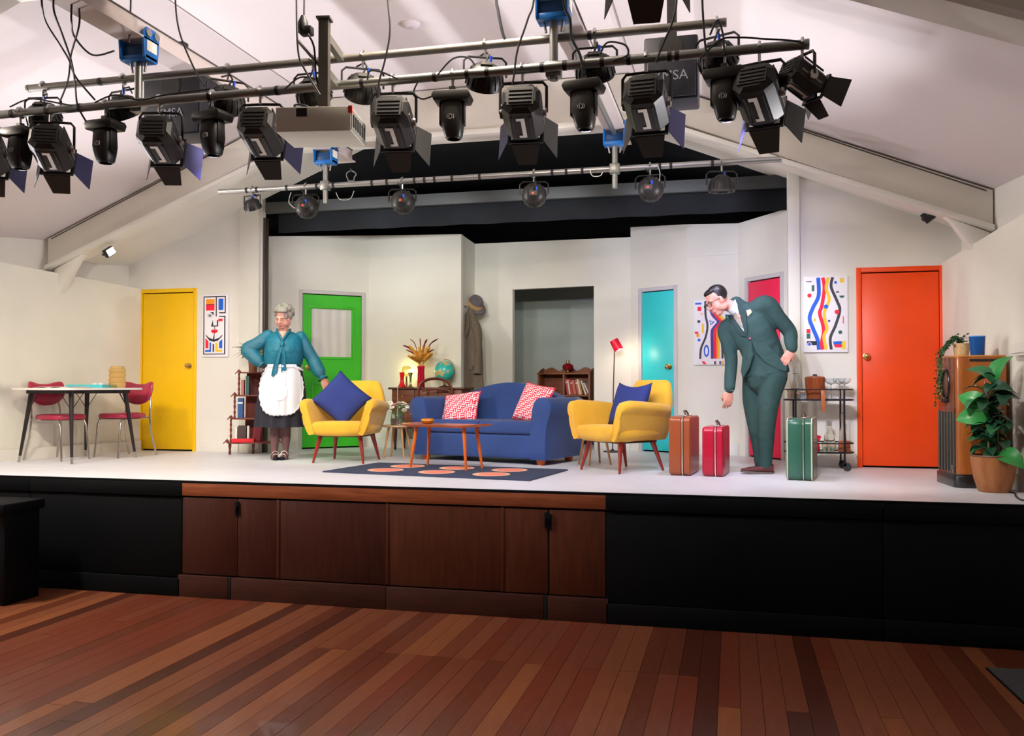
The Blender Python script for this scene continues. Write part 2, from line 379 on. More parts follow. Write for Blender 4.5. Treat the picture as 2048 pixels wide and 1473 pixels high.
# columns at the edges of the opening
for nm, x0, x1, zz in (('trim_1', -5.60, -5.35, 2.88), ('trim_2', .53, .64, 3.05)):
    yy = RWL if x0 < -2 else RWR
    struct(MB().box((x0, yy - .04, 0), (x1, yy + .12, zz)).obj(nm, m_cream, bevel=.006), 'white pilaster at the edge of the stage opening')
struct(MB().box((-5.345, RWL + .02, 0), (-5.30, RWL + .1, 2.75)).obj('trim_3', mat('dark brown post', '#3d3029', .5), bevel=.004), 'slim dark brown post at the left edge of the stage opening')
for x0, x1, nm in ((-6.12, -5.62, 'baseboard_stage_left'), (.72, 1.14, 'baseboard_stage_right')):
    struct(MB().box((x0, (RWL if x0 < 0 else RWR) - .02, 0), (x1, RWL if x0 < 0 else RWR, .13)).obj(nm, m_white, bevel=.004))
# ---- black stage house behind the opening
g = MB(); g.box((-6.6, 12.9, 0), (1.8, 13.0, 4.2)); g.box((-6.7, 9.55, 0), (-6.6, 13, 4.2)); g.box((1.8, 9.3, 0), (1.9, 13, 4.2))
struct(g.obj('wall_stage_house', m_drape, smooth=0), 'black walls of the stage house')
g = MB()
for (xa, za), (xb, zb) in zip(prof, prof[1:]):
    g.add([(xa, RW + .06, za - .05), (xb, RW + .06, zb - .05), (xb, 13.1, zb - .05), (xa, 13.1, za - .05), (xa, RW + .06, za + .1), (xb, RW + .06, zb + .1), (xb, 13.1, zb + .1), (xa, 13.1, za + .1)],
          [(0, 1, 2, 3), (7, 6, 5, 4), (0, 4, 5, 1), (2, 6, 7, 3)])
struct(g.obj('ceiling_stage_house', m_drape, smooth=0), 'black ceiling of the stage house')
b0 = MB(); b0.grid(lambda u, v: V((lerp(-5.24, .6, u), 9.62 + .02 * math.sin(u * 60), lerp(2.6, 2.84, v))), 90, 2); 
bo = b0.obj('black_border', m_drape, solid=.006); tag(bo, 'black gathered border cloth above the white header', 'curtain')
struct(MB().box((-5.24, 9.30, 2.775), (.58, 9.36, 2.90)).obj('trim_4', mat('header grey', '#3b3f40', .6), bevel=.004), 'dark grey header board across the stage opening')
# ---- set flats
PA0, PA1, PB1, PC0, PC1, PD1, PE1, PF1 = (-5.52, 9.68), (-4.5, 10.6), (-3.24, 10.5), (-3.25, 11.14), (-1.19, 10.8), (-.5, 10.37), (.07, 10.28), (.62, 9.55)
def s_on(a, b, px):        # distance along a->b of the pixel column
    p = onplane(px, 772, a, b); return (V((p.x, p.y)) - V(a)).length
def pt_on(a, b, px): p = onplane(px, 772, a, b); return (p.x, p.y)
gl, gr = s_on(PA0, PA1, 604), s_on(PA0, PA1, 723)
flat('wall_set_green', PA0, PA1, 2.58, 2.70, [(gl - .045, gr + .045, 1.965)], label='cream set flat with the green door')
flat('wall_set_side', PA1, PB1, 2.70, 2.65, label='cream set flat behind the sideboard')
flat('wall_set_return', PB1, PC0, 2.65, 2.63, label='narrow cream return flat behind the hanging coat')
al, ar = s_on(PC0, PC1, 1025), s_on(PC0, PC1, 1188); az = onplane(1100, 576, PC0, PC1).z
flat('wall_set_centre', PC0, PC1, 2.63, 2.58, [(al, ar, az)], label='cream set flat with a doorway to the grey alcove')
tl, tr = s_on(PC1, PD1, 1284), s_on(PC1, PD1, 1349)
flat('wall_set_turquoise', PC1, PD1, 2.70, 2.63, [(tl - .045, tr + .045, 1.945)], label='cream set flat with the turquoise door')
flat('wall_set_picture', PD1, PE1, 2.63, 2.60, label='cream set flat with the striped figure picture')
cl, cr = s_on(PE1, PF1, 1497), s_on(PE1, PF1, 1563)
flat('wall_set_crimson', PE1, PF1, 2.60, 2.62, [(cl - .04, cr + .04, 1.965)], label='cream set flat with the crimson door')
flat('wall_alcove', (-3.3, 12.2), (-.9, 11.9), 2.5, 2.5, m=mat('alcove paint', '#b7c2b9', .8, var=.05, scale=2), label='grey green backing wall of the alcove')
g = MB(); g.add([(PC0[0], PC0[1] + .08, 2.5), (PC1[0], PC1[1] + .08, 2.5), (-.9, 11.95, 2.5), (-3.3, 12.25, 2.5)], [(0, 1, 2, 3)]); struct(g.obj('ceiling_alcove', m_drape, solid=.02), 'black top of the alcove')
# battens on the picture flat
a = V((*PD1, 0)); b = V((*PE1, 0)); dd = (b - a).normalized(); rzE = math.atan2(dd.y, dd.x)
struct(MB().box((0, -.012, 2.255), ((b - a).length, 0, 2.285)).obj('trim_5', m_white, None, a, (0, 0, rzE)), 'thin white batten across the picture flat')
for nm, p, q in (('baseboard_set_side', PA1, PB1), ('baseboard_set_centre', PC0, (PC0[0] + .03, PC0[1])), ('baseboard_set_picture', PD1, PE1)):
    a = V((*p, 0)); b = V((*q, 0)); L_ = (b - a).length
    if L_ > .1: struct(MB().box((.01, -.016, 0), (L_ - .01, 0, .12)).obj(nm, mat('skirting paint', '#dfe0dd', .6), None, a, (0, 0, math.atan2(b.y - a.y, b.x - a.x)), bevel=.003))
a = V((*PC0, 0)); b = V((*PC1, 0)); dC = (b - a).normalized()
p = a + dC * (ar + .01)
struct(MB().box((0, -.016, 0), ((b - p).length - .01, 0, .12)).obj('baseboard_set_lamp', mat('skirting paint', '#dfe0dd', .6), None, p, (0, 0, math.atan2(dC.y, dC.x)), bevel=.003))
def green_leaf(t_, L_, zt_, m):
    z0, z1 = 1.14, 1.74; x0, x1 = .15 * L_, .83 * L_
    g = MB(); y0, y1 = 0, .035
    g.box((.006, y0, .02), (L_ - .006, y1, z0)); g.box((.006, y0, z1), (L_ - .006, y1, zt_ - .012)); g.box((.006, y0, z0), (x0, y1, z1)); g.box((x1, y0, z0), (L_ - .006, y1, z1))
    lf = g.obj('door_leaf', m, t_)
    def mould(xa, xb, za, zb, r=.012):
        for bb in (((xa, -r, za), (xb, 0, za + .022)), ((xa, -r, zb - .022), (xb, 0, zb)), ((xa, -r, za + .022), (xa + .022, 0, zb - .022)), ((xb - .022, -r, za + .022), (xb, 0, zb - .022))):
            MB().box(*bb).obj('moulding', m, t_, bevel=.003)
    mould(x0 - .03, x1 + .03, z0 - .03, z1 + .03); mould(.16 * L_, .84 * L_, .25, .82)
    c = MB(); c.grid(lambda u, v: V((lerp(x0, x1, u), 0.028 + .005 * math.sin(u * 27 + .5 * math.sin(v * 2)), lerp(z0, z1, v))), 70, 4)
    c.obj('door_curtain', mat('net curtain', '#e6e4dd', .9), t_, solid=.003)
    MB().box((x0, .012, z0), (x1, .015, z1)).obj('pane', mat('door glass', '#ffffff', .03, trans=1, alpha=.25), t_)
    for z in (.3, 1.65): MB().tube((L_ + .002, -.012, z - .05), (L_ + .002, -.012, z + .05), .008).obj('hinge', m_steel, t_)
door_at(3, pt_on(PA0, PA1, 604), pt_on(PA0, PA1, 723), 1.92, '#3fbf2a', 'bright green panelled door with a curtained window', (.09, 1.0), fcol='#c9c5c3', leaf=green_leaf)
door_at(4, pt_on(PC1, PD1, 1284), pt_on(PC1, PD1, 1349), 1.90, '#35d3d6', 'plain turquoise door behind the right armchair', (.86, 1.0), fcol='#c9c8cc')
door_at(5, pt_on(PE1, PF1, 1497), pt_on(PE1, PF1, 1563), 1.925, '#f42a55', 'plain crimson door behind the man in the suit', (.9, 1.0), fcol='#c9c8c6')

for x_, x2, lb in ((-7.36, -7.12, 'white wall uplighter trough added out of view on the left hall wall'), (2.02, 2.25, 'white wall uplighter trough added out of view on the right hall wall')):
    u_ = thing('wall_fill_trough', lb, 'fill light', ((x_ + x2) / 2, 6.1, 1.0)); h_ = (x2 - x_) / 2  # trough made up as a housing for the added ceiling fill spots
    MB().box((-h_, -1.25, 0), (h_, 1.25, .02)).obj('trough_base', m_white, u_); s_ = 1 if x_ < -2 else -1
    MB().box((s_ * h_ - .01, -1.25, .02), (s_ * h_, 1.25, .09)).obj('trough_lip', m_white, u_)
# ================================================================== FURNITURE
# ---- sofa
m_blue = mat('sofa velvet', '#27437f', .85, var=.12, scale=3, bump=.08, bscale=120, sheen=.12)
def sofa():
    t_ = thing('sofa', 'royal blue two-seat sofa with an arched back and scroll arms', 'sofa', (-2.51, 8.74, 0), R(-16.4))
    hw = .635
    MB().box((-hw - .02, .0, .055), (hw + .02, .70, .29)).obj('base', m_blue, t_, bevel=.025, segs=3)
    for sx in (-1, 0):
        a = sx * (hw - .004)
        MB().box((a, -.012, .295), (a + hw - .008, .56, .425)).obj('seat_cushion', m_blue, t_, bevel=.035, segs=4)
    for s_ in (-1, 1):       # scroll arm: profile in x,z lofted front to back
        prof = [(.575, .055), (.575, .30), (.585, .45), (.60, .56), (.625, .625), (.67, .66), (.73, .665), (.785, .64), (.815, .59), (.815, .53), (.79, .46), (.765, .36), (.755, .2), (.755, .055)]
        rings = []
        for y, sc_, dz in ((-.035, .92, -.012), (-.02, 1, 0), (.3, 1, 0), (.6, 1, .0), (.74, 1, .0), (.77, .94, -.01)):
            rings.append([(s_ * (.035 + .685 + (x - .685) * sc_), y, max(.055, z * (1 if sc_ == 1 else .985) + (dz if z > .5 else 0))) for x, z in prof])
        MB().loft(rings).obj('arm', m_blue, t_, smooth=50)
    # arched back
    n = 25; fr = []
    rings = []
    for k, (yo, ins) in enumerate(((.55, .03), (.525, .0), (.55, 0), (.72, 0), (.75, .03))):
        pts = []
        for i in range(n):
            u = -1 + 2 * i / (n - 1); x = u * (.74 - ins)
            z = .60 + .215 * (math.cos(u * math.pi) * .5 + .5) ** .5 - ins
            pts.append((x, yo + max(0, (z - .45)) * .28 + (.0 if k else 0), z))
        pts += [(.74 - ins, yo, .10), (-.74 + ins, yo, .10)]
        rings.append(pts)
    MB().loft(rings[1:]).obj('backrest', m_blue, t_, smooth=50)
    for x, y in ((-.69, .06), (.69, .06), (-.69, .66), (.69, .66)):
        MB().lathe([(.032, 0), (.042, .015), (.045, .056)], 14, (x, y, 0)).obj('foot', mat('sofa foot', '#d8631f', .35), t_)
    return t_
sofa()
# ---- cushions
def maze(name, c1, c2):
    m = mat(name, c1, .8); nt = m.node_tree; N = nt.nodes; L = nt.links; b = N['Principled BSDF']
    tc = N.new('ShaderNodeTexCoord'); mp = N.new('ShaderNodeMapping'); L.new(tc.outputs['Object'], mp.inputs[0]); mp.inputs['Rotation'].default_value = (0, 0, .02)
    ck = N.new('ShaderNodeTexChecker'); ck.inputs['Scale'].default_value = 22; L.new(mp.outputs[0], ck.inputs[0])
    sp = N.new('ShaderNodeSeparateXYZ'); L.new(mp.outputs[0], sp.inputs[0])
    outs = []
    for ax in (0, 1):
        a = N.new('ShaderNodeMath'); a.operation = 'MULTIPLY'; a.inputs[1].default_value = 44; L.new(sp.outputs[ax], a.inputs[0])
        f = N.new('ShaderNodeMath'); f.operation = 'FRACT'; L.new(a.outputs[0], f.inputs[0])
        g = N.new('ShaderNodeMath'); g.operation = 'GREATER_THAN'; g.inputs[1].default_value = .55; L.new(f.outputs[0], g.inputs[0]); outs.append(g)
    mx = N.new('ShaderNodeMix'); mx.data_type = 'FLOAT'; L.new(ck.outputs['Fac'], mx.inputs['Factor']); L.new(outs[0].outputs[0], mx.inputs[2]); L.new(outs[1].outputs[0], mx.inputs[3])
    mc = N.new('ShaderNodeMix'); mc.data_type = 'RGBA'; L.new(mx.outputs[0], mc.inputs['Factor']); mc.inputs[6].default_value = (*lin(c1), 1); mc.inputs[7].default_value = (*lin(c2), 1)
    L.new(mc.outputs[2], b.inputs['Base Color'])
    return m
def cushion_mesh(w_, h_, d, m, pinch=.06, sag=0):
    g = MB(); n = 21
    def f(u, v, s_):
        a, b = 2 * u - 1, 2 * v - 1
        x = a * w_ / 2 * (1 - pinch * (1 - b * b) * abs(a)); y = b * h_ / 2 * (1 - pinch * (1 - a * a) * abs(b))
        bul = ((1 - a ** 4) * (1 - b ** 4)) ** .55
        return V((x, y - sag * (1 - a * a) * max(0, b), s_ * d / 2 * bul))
    g.grid(lambda u, v: f(u, v, 1), n, n); g.grid(lambda u, v: f(u, 1 - v, -1), n, n)
    me = g.mesh('cushion', m, smooth=60)
    bm = bmesh.new(); bm.from_mesh(me); bmesh.ops.remove_doubles(bm, verts=bm.verts, dist=.0008); bm.to_mesh(me); bm.free()
    return me
def cushion(name, label, loc, rot, w_, h_, d, m, group=None, trim=None, sag=0):
    t_ = thing(name, label, 'cushion', loc, rot, group)
    o = bpy.data.objects.new('cushion_cover', cushion_mesh(w_, h_, d, m, sag=sag)); COL.objects.link(o); o.parent = t_
    if trim:
        pts = []
        for k in range(40):
            a = k / 40 * 4; e = int(a); u = (a - e) * 2 - 1
            q = [(u, -1), (1, u), (-u, 1), (-1, -u)][e]
            pts.append((q[0] * w_ / 2 * (1 - .06 * (1 - q[1] ** 2) * abs(q[0])), q[1] * h_ / 2 * (1 - .06 * (1 - q[0] ** 2) * abs(q[1])), 0))
        MB().path(pts, .004, 6, loop=True, cap=False).obj('piping', trim, t_)
    return t_
m_maze = maze('red white maze print', '#e8304f', '#f6e9ee')
m_navy = mat('navy cotton', '#26357a', .85, var=.06, scale=6, bump=.05, bscale=200)
m_redp = mat('red piping', '#d8203f', .7)
SRZ = R(-16.4)
def sofa_pt(x, y, z): return V((-2.51, 8.74, 0)) + Mx.Rotation(SRZ, 3, 'Z') @ V((x, y, z))
cushion('scatter_cushion', 'red and white maze pattern cushion at the left end of the sofa', sofa_pt(-.43, .32, .545), (R(60), R(-7), SRZ + R(4)), .44, .36, .13, m_maze, 'maze cushions on the sofa', m_redp)
cushion('scatter_cushion', 'red and white maze pattern cushion against the right sofa arm', sofa_pt(.44, .36, .60), (R(66), R(9), SRZ - R(14)), .40, .42, .13, m_maze, 'maze cushions on the sofa', m_redp)
# ---- armchairs
m_yel = mat('yellow upholstery', '#e0ac2c', .85, var=.08, scale=5, bump=.06, bscale=150, sheen=.3)
m_leg = wood('red brown chair leg', '#9c2f22', '#7d2119', 2, .3, 8, 8, coat=.4)
def armchair(label, loc, rz):
    t_ = thing('armchair', label, 'armchair', loc, rz, 'yellow armchairs')
    # seat: rounded bucket
    rings = []
    for y, w_, z0, z1 in ((-.33, .20, .335, .385), (-.325, .27, .30, .41), (-.29, .315, .275, .425), (-.15, .33, .265, .425), (.1, .31, .28, .415), (.28, .28, .29, .405), (.30, .26, .30, .39)):
        r = []
        for k in range(28):
            a = 2 * math.pi * k / 28; cx, sx = math.cos(a), math.sin(a)
            r.append((w_ * math.copysign(abs(cx) ** .55, cx), y, (z0 + z1) / 2 + (z1 - z0) / 2 * math.copysign(abs(sx) ** (.6 if sx > 0 else .85), sx)))
        rings.append(r)
    MB().loft(rings).obj('seat', m_yel, t_, smooth=60)
    # arms: rounded, leaning outward, wider roll on top
    for s_ in (-1, 1):
        rings = []
        for y, ztop, x0, xo in ((-.325, .52, .262, .02), (-.335, .60, .258, .045), (-.31, .635, .254, .065), (-.22, .65, .25, .078), (-.05, .64, .247, .078), (.12, .625, .24, .07), (.27, .61, .235, .06), (.34, .60, .21, .03)):
            th = .075
            lean = (ztop - .3) * .20
            prof = [(x0 - .03, .30), (x0 + lean * .5 - .02, (ztop + .3) / 2), (x0 + lean - .02, ztop - .05), (x0 + lean - .005, ztop - .012), (x0 + lean + .03, ztop), (x0 + lean + xo * .7 + .01, ztop - .008), (x0 + lean + xo + .012, ztop - .035), (x0 + lean + xo + .005, ztop - .075),
                    (x0 + lean + xo * .5 + .01, ztop - .105), (x0 + lean + .035, ztop - .13), (x0 + lean * .6 + .045, (ztop + .3) / 2 - .03), (x0 + .045, .32), (x0 + .02, .285)]
            rings.append([(s_ * x, y, z) for x, z in prof])
        MB().loft(rings).obj('armrest', m_yel, t_, smooth=60)
    # back: tapering slab leaning backwards
    rings = []
    for z, w_, y0, th in ((.30, .24, .20, .14), (.45, .29, .235, .13), (.60, .30, .28, .12), (.72, .262, .325, .105), (.80, .225, .355, .09), (.825, .205, .365, .07), (.835, .17, .375, .04)):
        r = []
        for k in range(24):
            a = 2 * math.pi * k / 24; cx, sx = math.cos(a), math.sin(a)
            r.append((w_ * math.copysign(abs(cx) ** .35, cx), y0 + th / 2 + th / 2 * math.copysign(abs(sx) ** .6, sx), z))
        rings.append(r)
    MB().loft(rings).obj('backrest', m_yel, t_, smooth=60)
    MB().box((-.22, -.22, .262), (.22, .24, .29)).obj('seat_frame', mat('chair frame', '#3a2018', .5), t_, bevel=.006)
    for x, y, dx, dy in ((-.21, -.2, -.055, -.06), (.21, -.2, .055, -.06), (-.2, .2, -.05, .09), (.2, .2, .05, .09)):
        MB().tube((x + dx, y + dy, 0), (x, y, .275), .011, .026, 12).obj('leg', m_leg, t_)
    return t_
AL = (-3.86, 8.54); ARZ = R(4)
armchair('yellow armchair with a large navy cushion beside the woman', (*AL, 0), ARZ)
AR = (-1.0, 8.25); BRZ = R(-41)
armchair('yellow armchair turned sideways beside the suitcases', (*AR, 0), BRZ)
def rel(o, rz, p): return V((*o, 0)) + Mx.Rotation(rz, 3, 'Z') @ V(p)
cushion('scatter_cushion', 'plain navy cushion standing on its corner in the left armchair', rel(AL, ARZ, (-.05, -.03, .64)), (R(70), R(41), ARZ + R(9)), .44, .44, .13, m_navy, 'navy cushions on the armchairs')
cushion('scatter_cushion', 'plain navy cushion with a dented top in the right armchair', rel(AR, BRZ, (.02, .09, .615)), (R(70), R(0), BRZ - R(2)), .47, .42, .12, m_navy, 'navy cushions on the armchairs', sag=.035)
# ---- rug
def rug():
    t_ = thing('rug', 'charcoal blue rug with two rows of pink circles', 'rug', (-2.53, 7.76, 0), R(-8.2))
    MB().box((-1.0, -.5, .0), (1.0, .49, .012)).obj('pile', mat('rug pile', '#39435c', .95, var=.15, scale=30, bump=.2, bscale=300), t_, bevel=.005)
    for x in (-.52, 0, .53):
        for y in (-.2, .215):
            g = MB(); g.lathe([(0, 0), (.165, 0), (.165, .0015), (0, .0015)], 40, (x, y, .012)); g.obj('circle', mat('rug peach', '#f2bf9c', .95), t_, smooth=0)
            g = MB(); g.lathe([(0, 0), (.125, 0), (.125, .0008), (0, .0008)], 40, (x + .01, y, .0135)); g.obj('circle_centre', mat('rug coral', '#f28c78', .95), t_, smooth=0)
rug()
# ---- coffee table
def coffee_table():
    t_ = thing('coffee_table', 'low wooden coffee table with upturned ends on the rug', 'coffee table', (-2.60, 7.96, .0135), R(-17.5))
    m = wood('teak', '#b0603a', '#92492a', 0, .35, 5, 10, coat=.2)
    g = MB(); n = 27
    top = lambda x: .405 + .028 * max(0, abs(x) / .40 - .72) ** 1.3 * 2
    rings = []
    for i in range(n):
        x = -.40 + .80 * i / (n - 1); hw = .20 * (1 - .12 * (x / .40) ** 4); z = top(x)
        rings.append([(x, -hw, z), (x, hw, z), (x, hw - .012, z - .02), (x, -hw + .012, z - .02)])
    g.loft(rings).obj('table_top', m, t_)
    for sx in (-1, 1):
        for sy in (-1, 1):
            MB().tube((sx * .315, sy * .135, 0), (sx * .27, sy * .10, .386), .011, .019, 12).obj('leg', mat('orange leg', '#d0661e', .35, var=.06, scale=6), t_)
    b = thing('bowl', 'small amber glass bowl on the coffee table', 'bowl', V((-2.60, 7.96, .0135 + .405)) + Mx.Rotation(R(-17.5), 3, 'Z') @ V((-.23, .02, 0)))
    MB().lathe([(.03, 0), (.045, .004), (.058, .022), (.062, .05), (.058, .05), (.052, .024), (.036, .010), (.0, .008)], 20).obj('bowl_body', mat('amber glass', '#d07a1c', .12, trans=.4), b)
    MB().lathe([(.0585, .03), (.0612, .036), (.0615, .042), (.0595, .047)], 20, cap=False).obj('pattern_band', mat('amber band', '#f0b860', .3), b)
coffee_table()
# ---- round stools with flowers
def stool(label, loc, h_=.36, rz=0):
    t_ = thing('stool', label, 'stool', loc, rz, 'round wooden stools')
    m = wood('pale beech', '#d9a878', '#c48f5e', 2, .45, 6, 8)
    MB().lathe([(0, h_ - .022), (.155, h_ - .022), (.165, h_ - .012), (.162, h_), (0, h_)], 32).obj('seat', mat('stool top', '#d8b088', .4, var=.08, scale=5), t_)
    for k in range(4):
        a = math.pi / 2 * k + .5
        MB().tube((.165 * math.cos(a), .165 * math.sin(a), 0), (.10 * math.cos(a), .10 * math.sin(a), h_ - .02), .010, .014, 10).obj('leg', m, t_)
    return t_
def flowers(label, loc, n=9, vase=True, seed=1, h0=.13, spread=.11, pot=None):
    r = random.Random(seed)
    t_ = thing('flower_vase', label, 'flowers', loc)
    if vase:
        MB().lathe([(.05, 0), (.072, .006), (.078, .05), (.068, .11), (.06, .125), (.056, .125), (.063, .108), (.071, .05), (.06, .012), (0, .01)], 20).obj('vase', mat('clear glass', '#f4f8f6', .03, trans=.95, spec=.6), t_)
        MB().lathe([(0, .012), (.058, .014), (.069, .045), (.069, .07), (0, .07)], 16).obj('water', mat('vase water', '#b8a898', .05, trans=.8, ior=1.33), t_)
    mg = mat('stem green', '#4f8a55', .6, var=.15, scale=10); mw = mat('white petal', '#f2efe2', .7); mp_ = mat('pink petal', '#e6879a', .7); my = mat('flower heart', '#d8c25a', .7)
    for k in range(n):
        a = r.uniform(0, 6.28); q = spread * math.sqrt(r.random()); p = V((q * math.cos(a), q * math.sin(a), h0 + r.uniform(.02, .12)))
        MB().path([(0, 0, .03 if vase else 0), (p.x * .3, p.y * .3, .1), p], .0028, 5).obj('stem', mg, t_)
        hd = MB()
        for j in range(7):
            b = 2 * math.pi * j / 7
            hd.ell((.018 * math.cos(b), .018 * math.sin(b), .003), (.015, .015, .005), 6, 5)
        h_ = hd.obj('blossom', mp_ if k % 5 == 4 else mw, t_, p, (r.uniform(-.9, .9), r.uniform(-.9, .9), 0))
        MB().ell((0, 0, .006), .008, 6, 5).obj('blossom_heart', my, h_)
    for k in range(n + 4):
        a = r.uniform(0, 6.28); q = r.uniform(.4, 1) * spread; z = h0 + r.uniform(-.03, .05)
        g = MB(); g.grid(lambda u, v: V(((v - .0) * .075, (u - .5) * .026 * math.sin(math.pi * min(.98, v + .05)), .018 * math.sin(v * 2.5))), 3, 6)
        g.obj('leaf', mg, t_, (q * .4 * math.cos(a), q * .4 * math.sin(a), z), (0, r.uniform(-.7, .2), a), solid=.001)
    return t_
SLt = (-3.53, 9.11)
stool('round wooden stool carrying flowers beside the left armchair', (*SLt, 0), .355, .3)
flowers('glass vase of white and pink flowers on the left stool', (*SLt, .355), 11, True, 3)
SRt = (-1.33, 8.80)
stool('round wooden stool half hidden behind the right armchair', (*SRt, 0), .36, .9)
flowers('sprig of white flowers on the stool behind the right armchair', (SRt[0] - .03, SRt[1], .36), 6, True, 8, .12, .10)
# ================================================================== DINING CORNER
def dining_table():
    o = V((-6.68, 8.04, 0)); t_ = thing('dining_table', 'white topped dining table with black tapered legs in the yellow corner', 'table', o, R(-6))
    mk = mat('leg black', '#2b2829', .35, .3); mt = mat('laminate white', '#e4e2da', .35)
    g = MB(); pts = []
    for k in range(48):
        a = 2 * math.pi * k / 48; c_, s_ = math.cos(a), math.sin(a)
        pts.append((.40 * math.copysign(abs(c_) ** .25, c_), .56 * math.copysign(abs(s_) ** .3, s_), .735))
    g.prism(pts, (0, 0, .022)); g.obj('table_top', mt, t_, bevel=.003)
    for s_ in (-1, 1):
        MB().box((-.28, s_ * .40 - .012, .70), (.28, s_ * .40 + .012, .735)).obj('apron', mk, t_)
        MB().box((s_ * .27 - .012, -.40, .70), (s_ * .27 + .012, .40, .735)).obj('apron', mk, t_)
    for sx in (-1, 1):
        for sy in (-1, 1):
            p0 = V((sx * .35, sy * .43, 0)); p1 = V((sx * .26, sy * .36, .735))
            lg = MB().tube(lerp(p0, p1, .09), p1, .014, .026, 12).obj('leg', mk, t_)
            MB().tube(p0, lerp(p0, p1, .09), .013, .014, 12).obj('leg_ferrule', m_steel, lg)
            for q in ((sx * .14, sy * .40, .73), (sx * .30, sy * .22, .73)):
                MB().tube(lerp(p0, p1, .72), q, .004, None, 6).obj('brace', mk, lg)
    return t_
dining_table()
def vinyl_chair(label, loc, rz):
    t_ = thing('dining_chair', label, 'chair', loc, rz, 'red vinyl dining chairs')     # faces +x
    mv = mat('red vinyl', '#a92c48', .35, var=.08, scale=6, coat=.2); mc = mat('chrome', '#b8b2ac', .18, 1)
    # seat
    rings = []
    for z, k in ((.425, .9), (.43, .98), (.455, 1), (.475, .95), (.483, .75), (.484, .4)):
        rings.append([(.01 + .215 * k * math.copysign(abs(math.cos(a)) ** .6, math.cos(a)), .205 * k * math.copysign(abs(math.sin(a)) ** .6, math.sin(a)), z) for a in [2 * math.pi * i / 28 for i in range(28)]])
    MB().loft(rings).obj('seat', mv, t_, smooth=60)
    # heart shaped back, curved around the sitter
    def heart(a):
        c_, s_ = math.cos(a), math.sin(a)
        y = .215 * math.copysign(abs(c_) ** .85, c_); z = .135 * math.copysign(abs(s_) ** .9, s_)
        if s_ > 0: z = .082 * abs(s_) ** .5 + .085 * abs(c_) ** 1.8 * (abs(s_) ** .35)
        if s_ < 0: y *= (1 + s_ * .12)
        return y, z * 1.05
    N_ = 36
    rings = []
    for dx, k in ((-.016, .9), (-.02, .97), (0, 1.0), (.014, .94), (.02, .6), (.021, .2)):
        r = []
        for i in range(N_):
            y, z = heart(2 * math.pi * i / N_); y *= k; z *= k
            r.append((-.235 + dx + y * y * .9 - (z) * .18, y, .71 + z))
        rings.append(r)
    MB().loft(rings).obj('backrest', mv, t_, smooth=60)
    MB().lathe([(.19, .415), (.2, .42), (.19, .425)], 20, (.01, 0, 0), cap=False, sx=1.05).obj('seat_ring', mc, t_)
    for s_ in (-1, 1):
        MB().path([(-.29, s_ * .20, 0), (-.225, s_ * .185, .25), (-.205, s_ * .18, .42), (-.215, s_ * .175, .52), (-.235, s_ * .165, .62), (-.245, s_ * .15, .70)], .011, 10).obj('leg', mc, t_)
        MB().path([(.235, s_ * .17, 0), (.195, s_ * .16, .36), (.17, s_ * .155, .42), (0, s_ * .16, .425), (-.2, s_ * .178, .425)], .011, 10).obj('leg', mc, t_)
    return t_
vinyl_chair('red vinyl chair with heart shaped back at the outer side of the dining table', (-6.90, 8.02, 0), R(-10))
vinyl_chair('red vinyl chair with heart shaped back standing before the yellow door', (-6.53, 8.54, 0), R(262))
TZ = .757
tr = thing('serving_tray', 'turquoise serving tray on the dining table', 'tray', (-6.74, 8.30, TZ), R(8))
g = MB(); g.box((-.2, -.14, 0), (.2, .14, .008)); g.obj('tray_base', mat('turquoise plastic', '#4fc3cf', .4), tr, bevel=.002)
g = MB()
for bb in (((-.205, -.145, .0), (.205, -.135, .035)), ((-.205, .135, .0), (.205, .145, .035)), ((-.205, -.135, 0), (-.195, .135, .035)), ((.195, -.135, 0), (.205, .135, .035))): g.box(*bb)
g.obj('tray_rim', mat('turquoise plastic', '#4fc3cf', .4), tr)
for i, (x, y, lb) in enumerate(((.05, -.03, 'left of two small white cups on the turquoise tray'), (.115, -.02, 'small white cup on the turquoise tray nearest the amber canister'))):
    c_ = thing('cup', lb, 'cup', V((-6.74, 8.30, TZ + .008)) + Mx.Rotation(R(8), 3, 'Z') @ V((x, y, 0)), 0, 'white cups on the tray')
    MB().lathe([(.018, 0), (.024, .004), (.027, .045), (.025, .045), (.022, .006), (0, .005)], 14).obj('cup_body', mat('white china', '#eef2f0', .25), c_)
    MB().path([(.026, 0, .036), (.04, 0, .034), (.042, 0, .018), (.025, 0, .012)], .003, 6).obj('cup_handle', mat('white china', '#eef2f0', .25), c_)
cn = thing('canister', 'amber ribbed plastic canister with a pale lid on the dining table', 'canister', (-6.50, 8.40, TZ), .2)
prof = [(0, 0), (.07, 0), (.078, .006)]
for k in range(4):
    z = .012 + k * .05; prof += [(.084, z + .006), (.088, z + .024), (.084, z + .042), (.076, z + .047)]
prof += [(.07, .215), (0, .216)]
MB().lathe(prof, 28).obj('canister_body', mat('amber plastic', '#f2d08a', .15, trans=.75, ior=1.15), cn)
MB().lathe([(0, .216), (.072, .216), (.072, .232), (.06, .238), (0, .238)], 28).obj('canister_lid', mat('amber lid', '#e8c682', .3, trans=.4), cn)
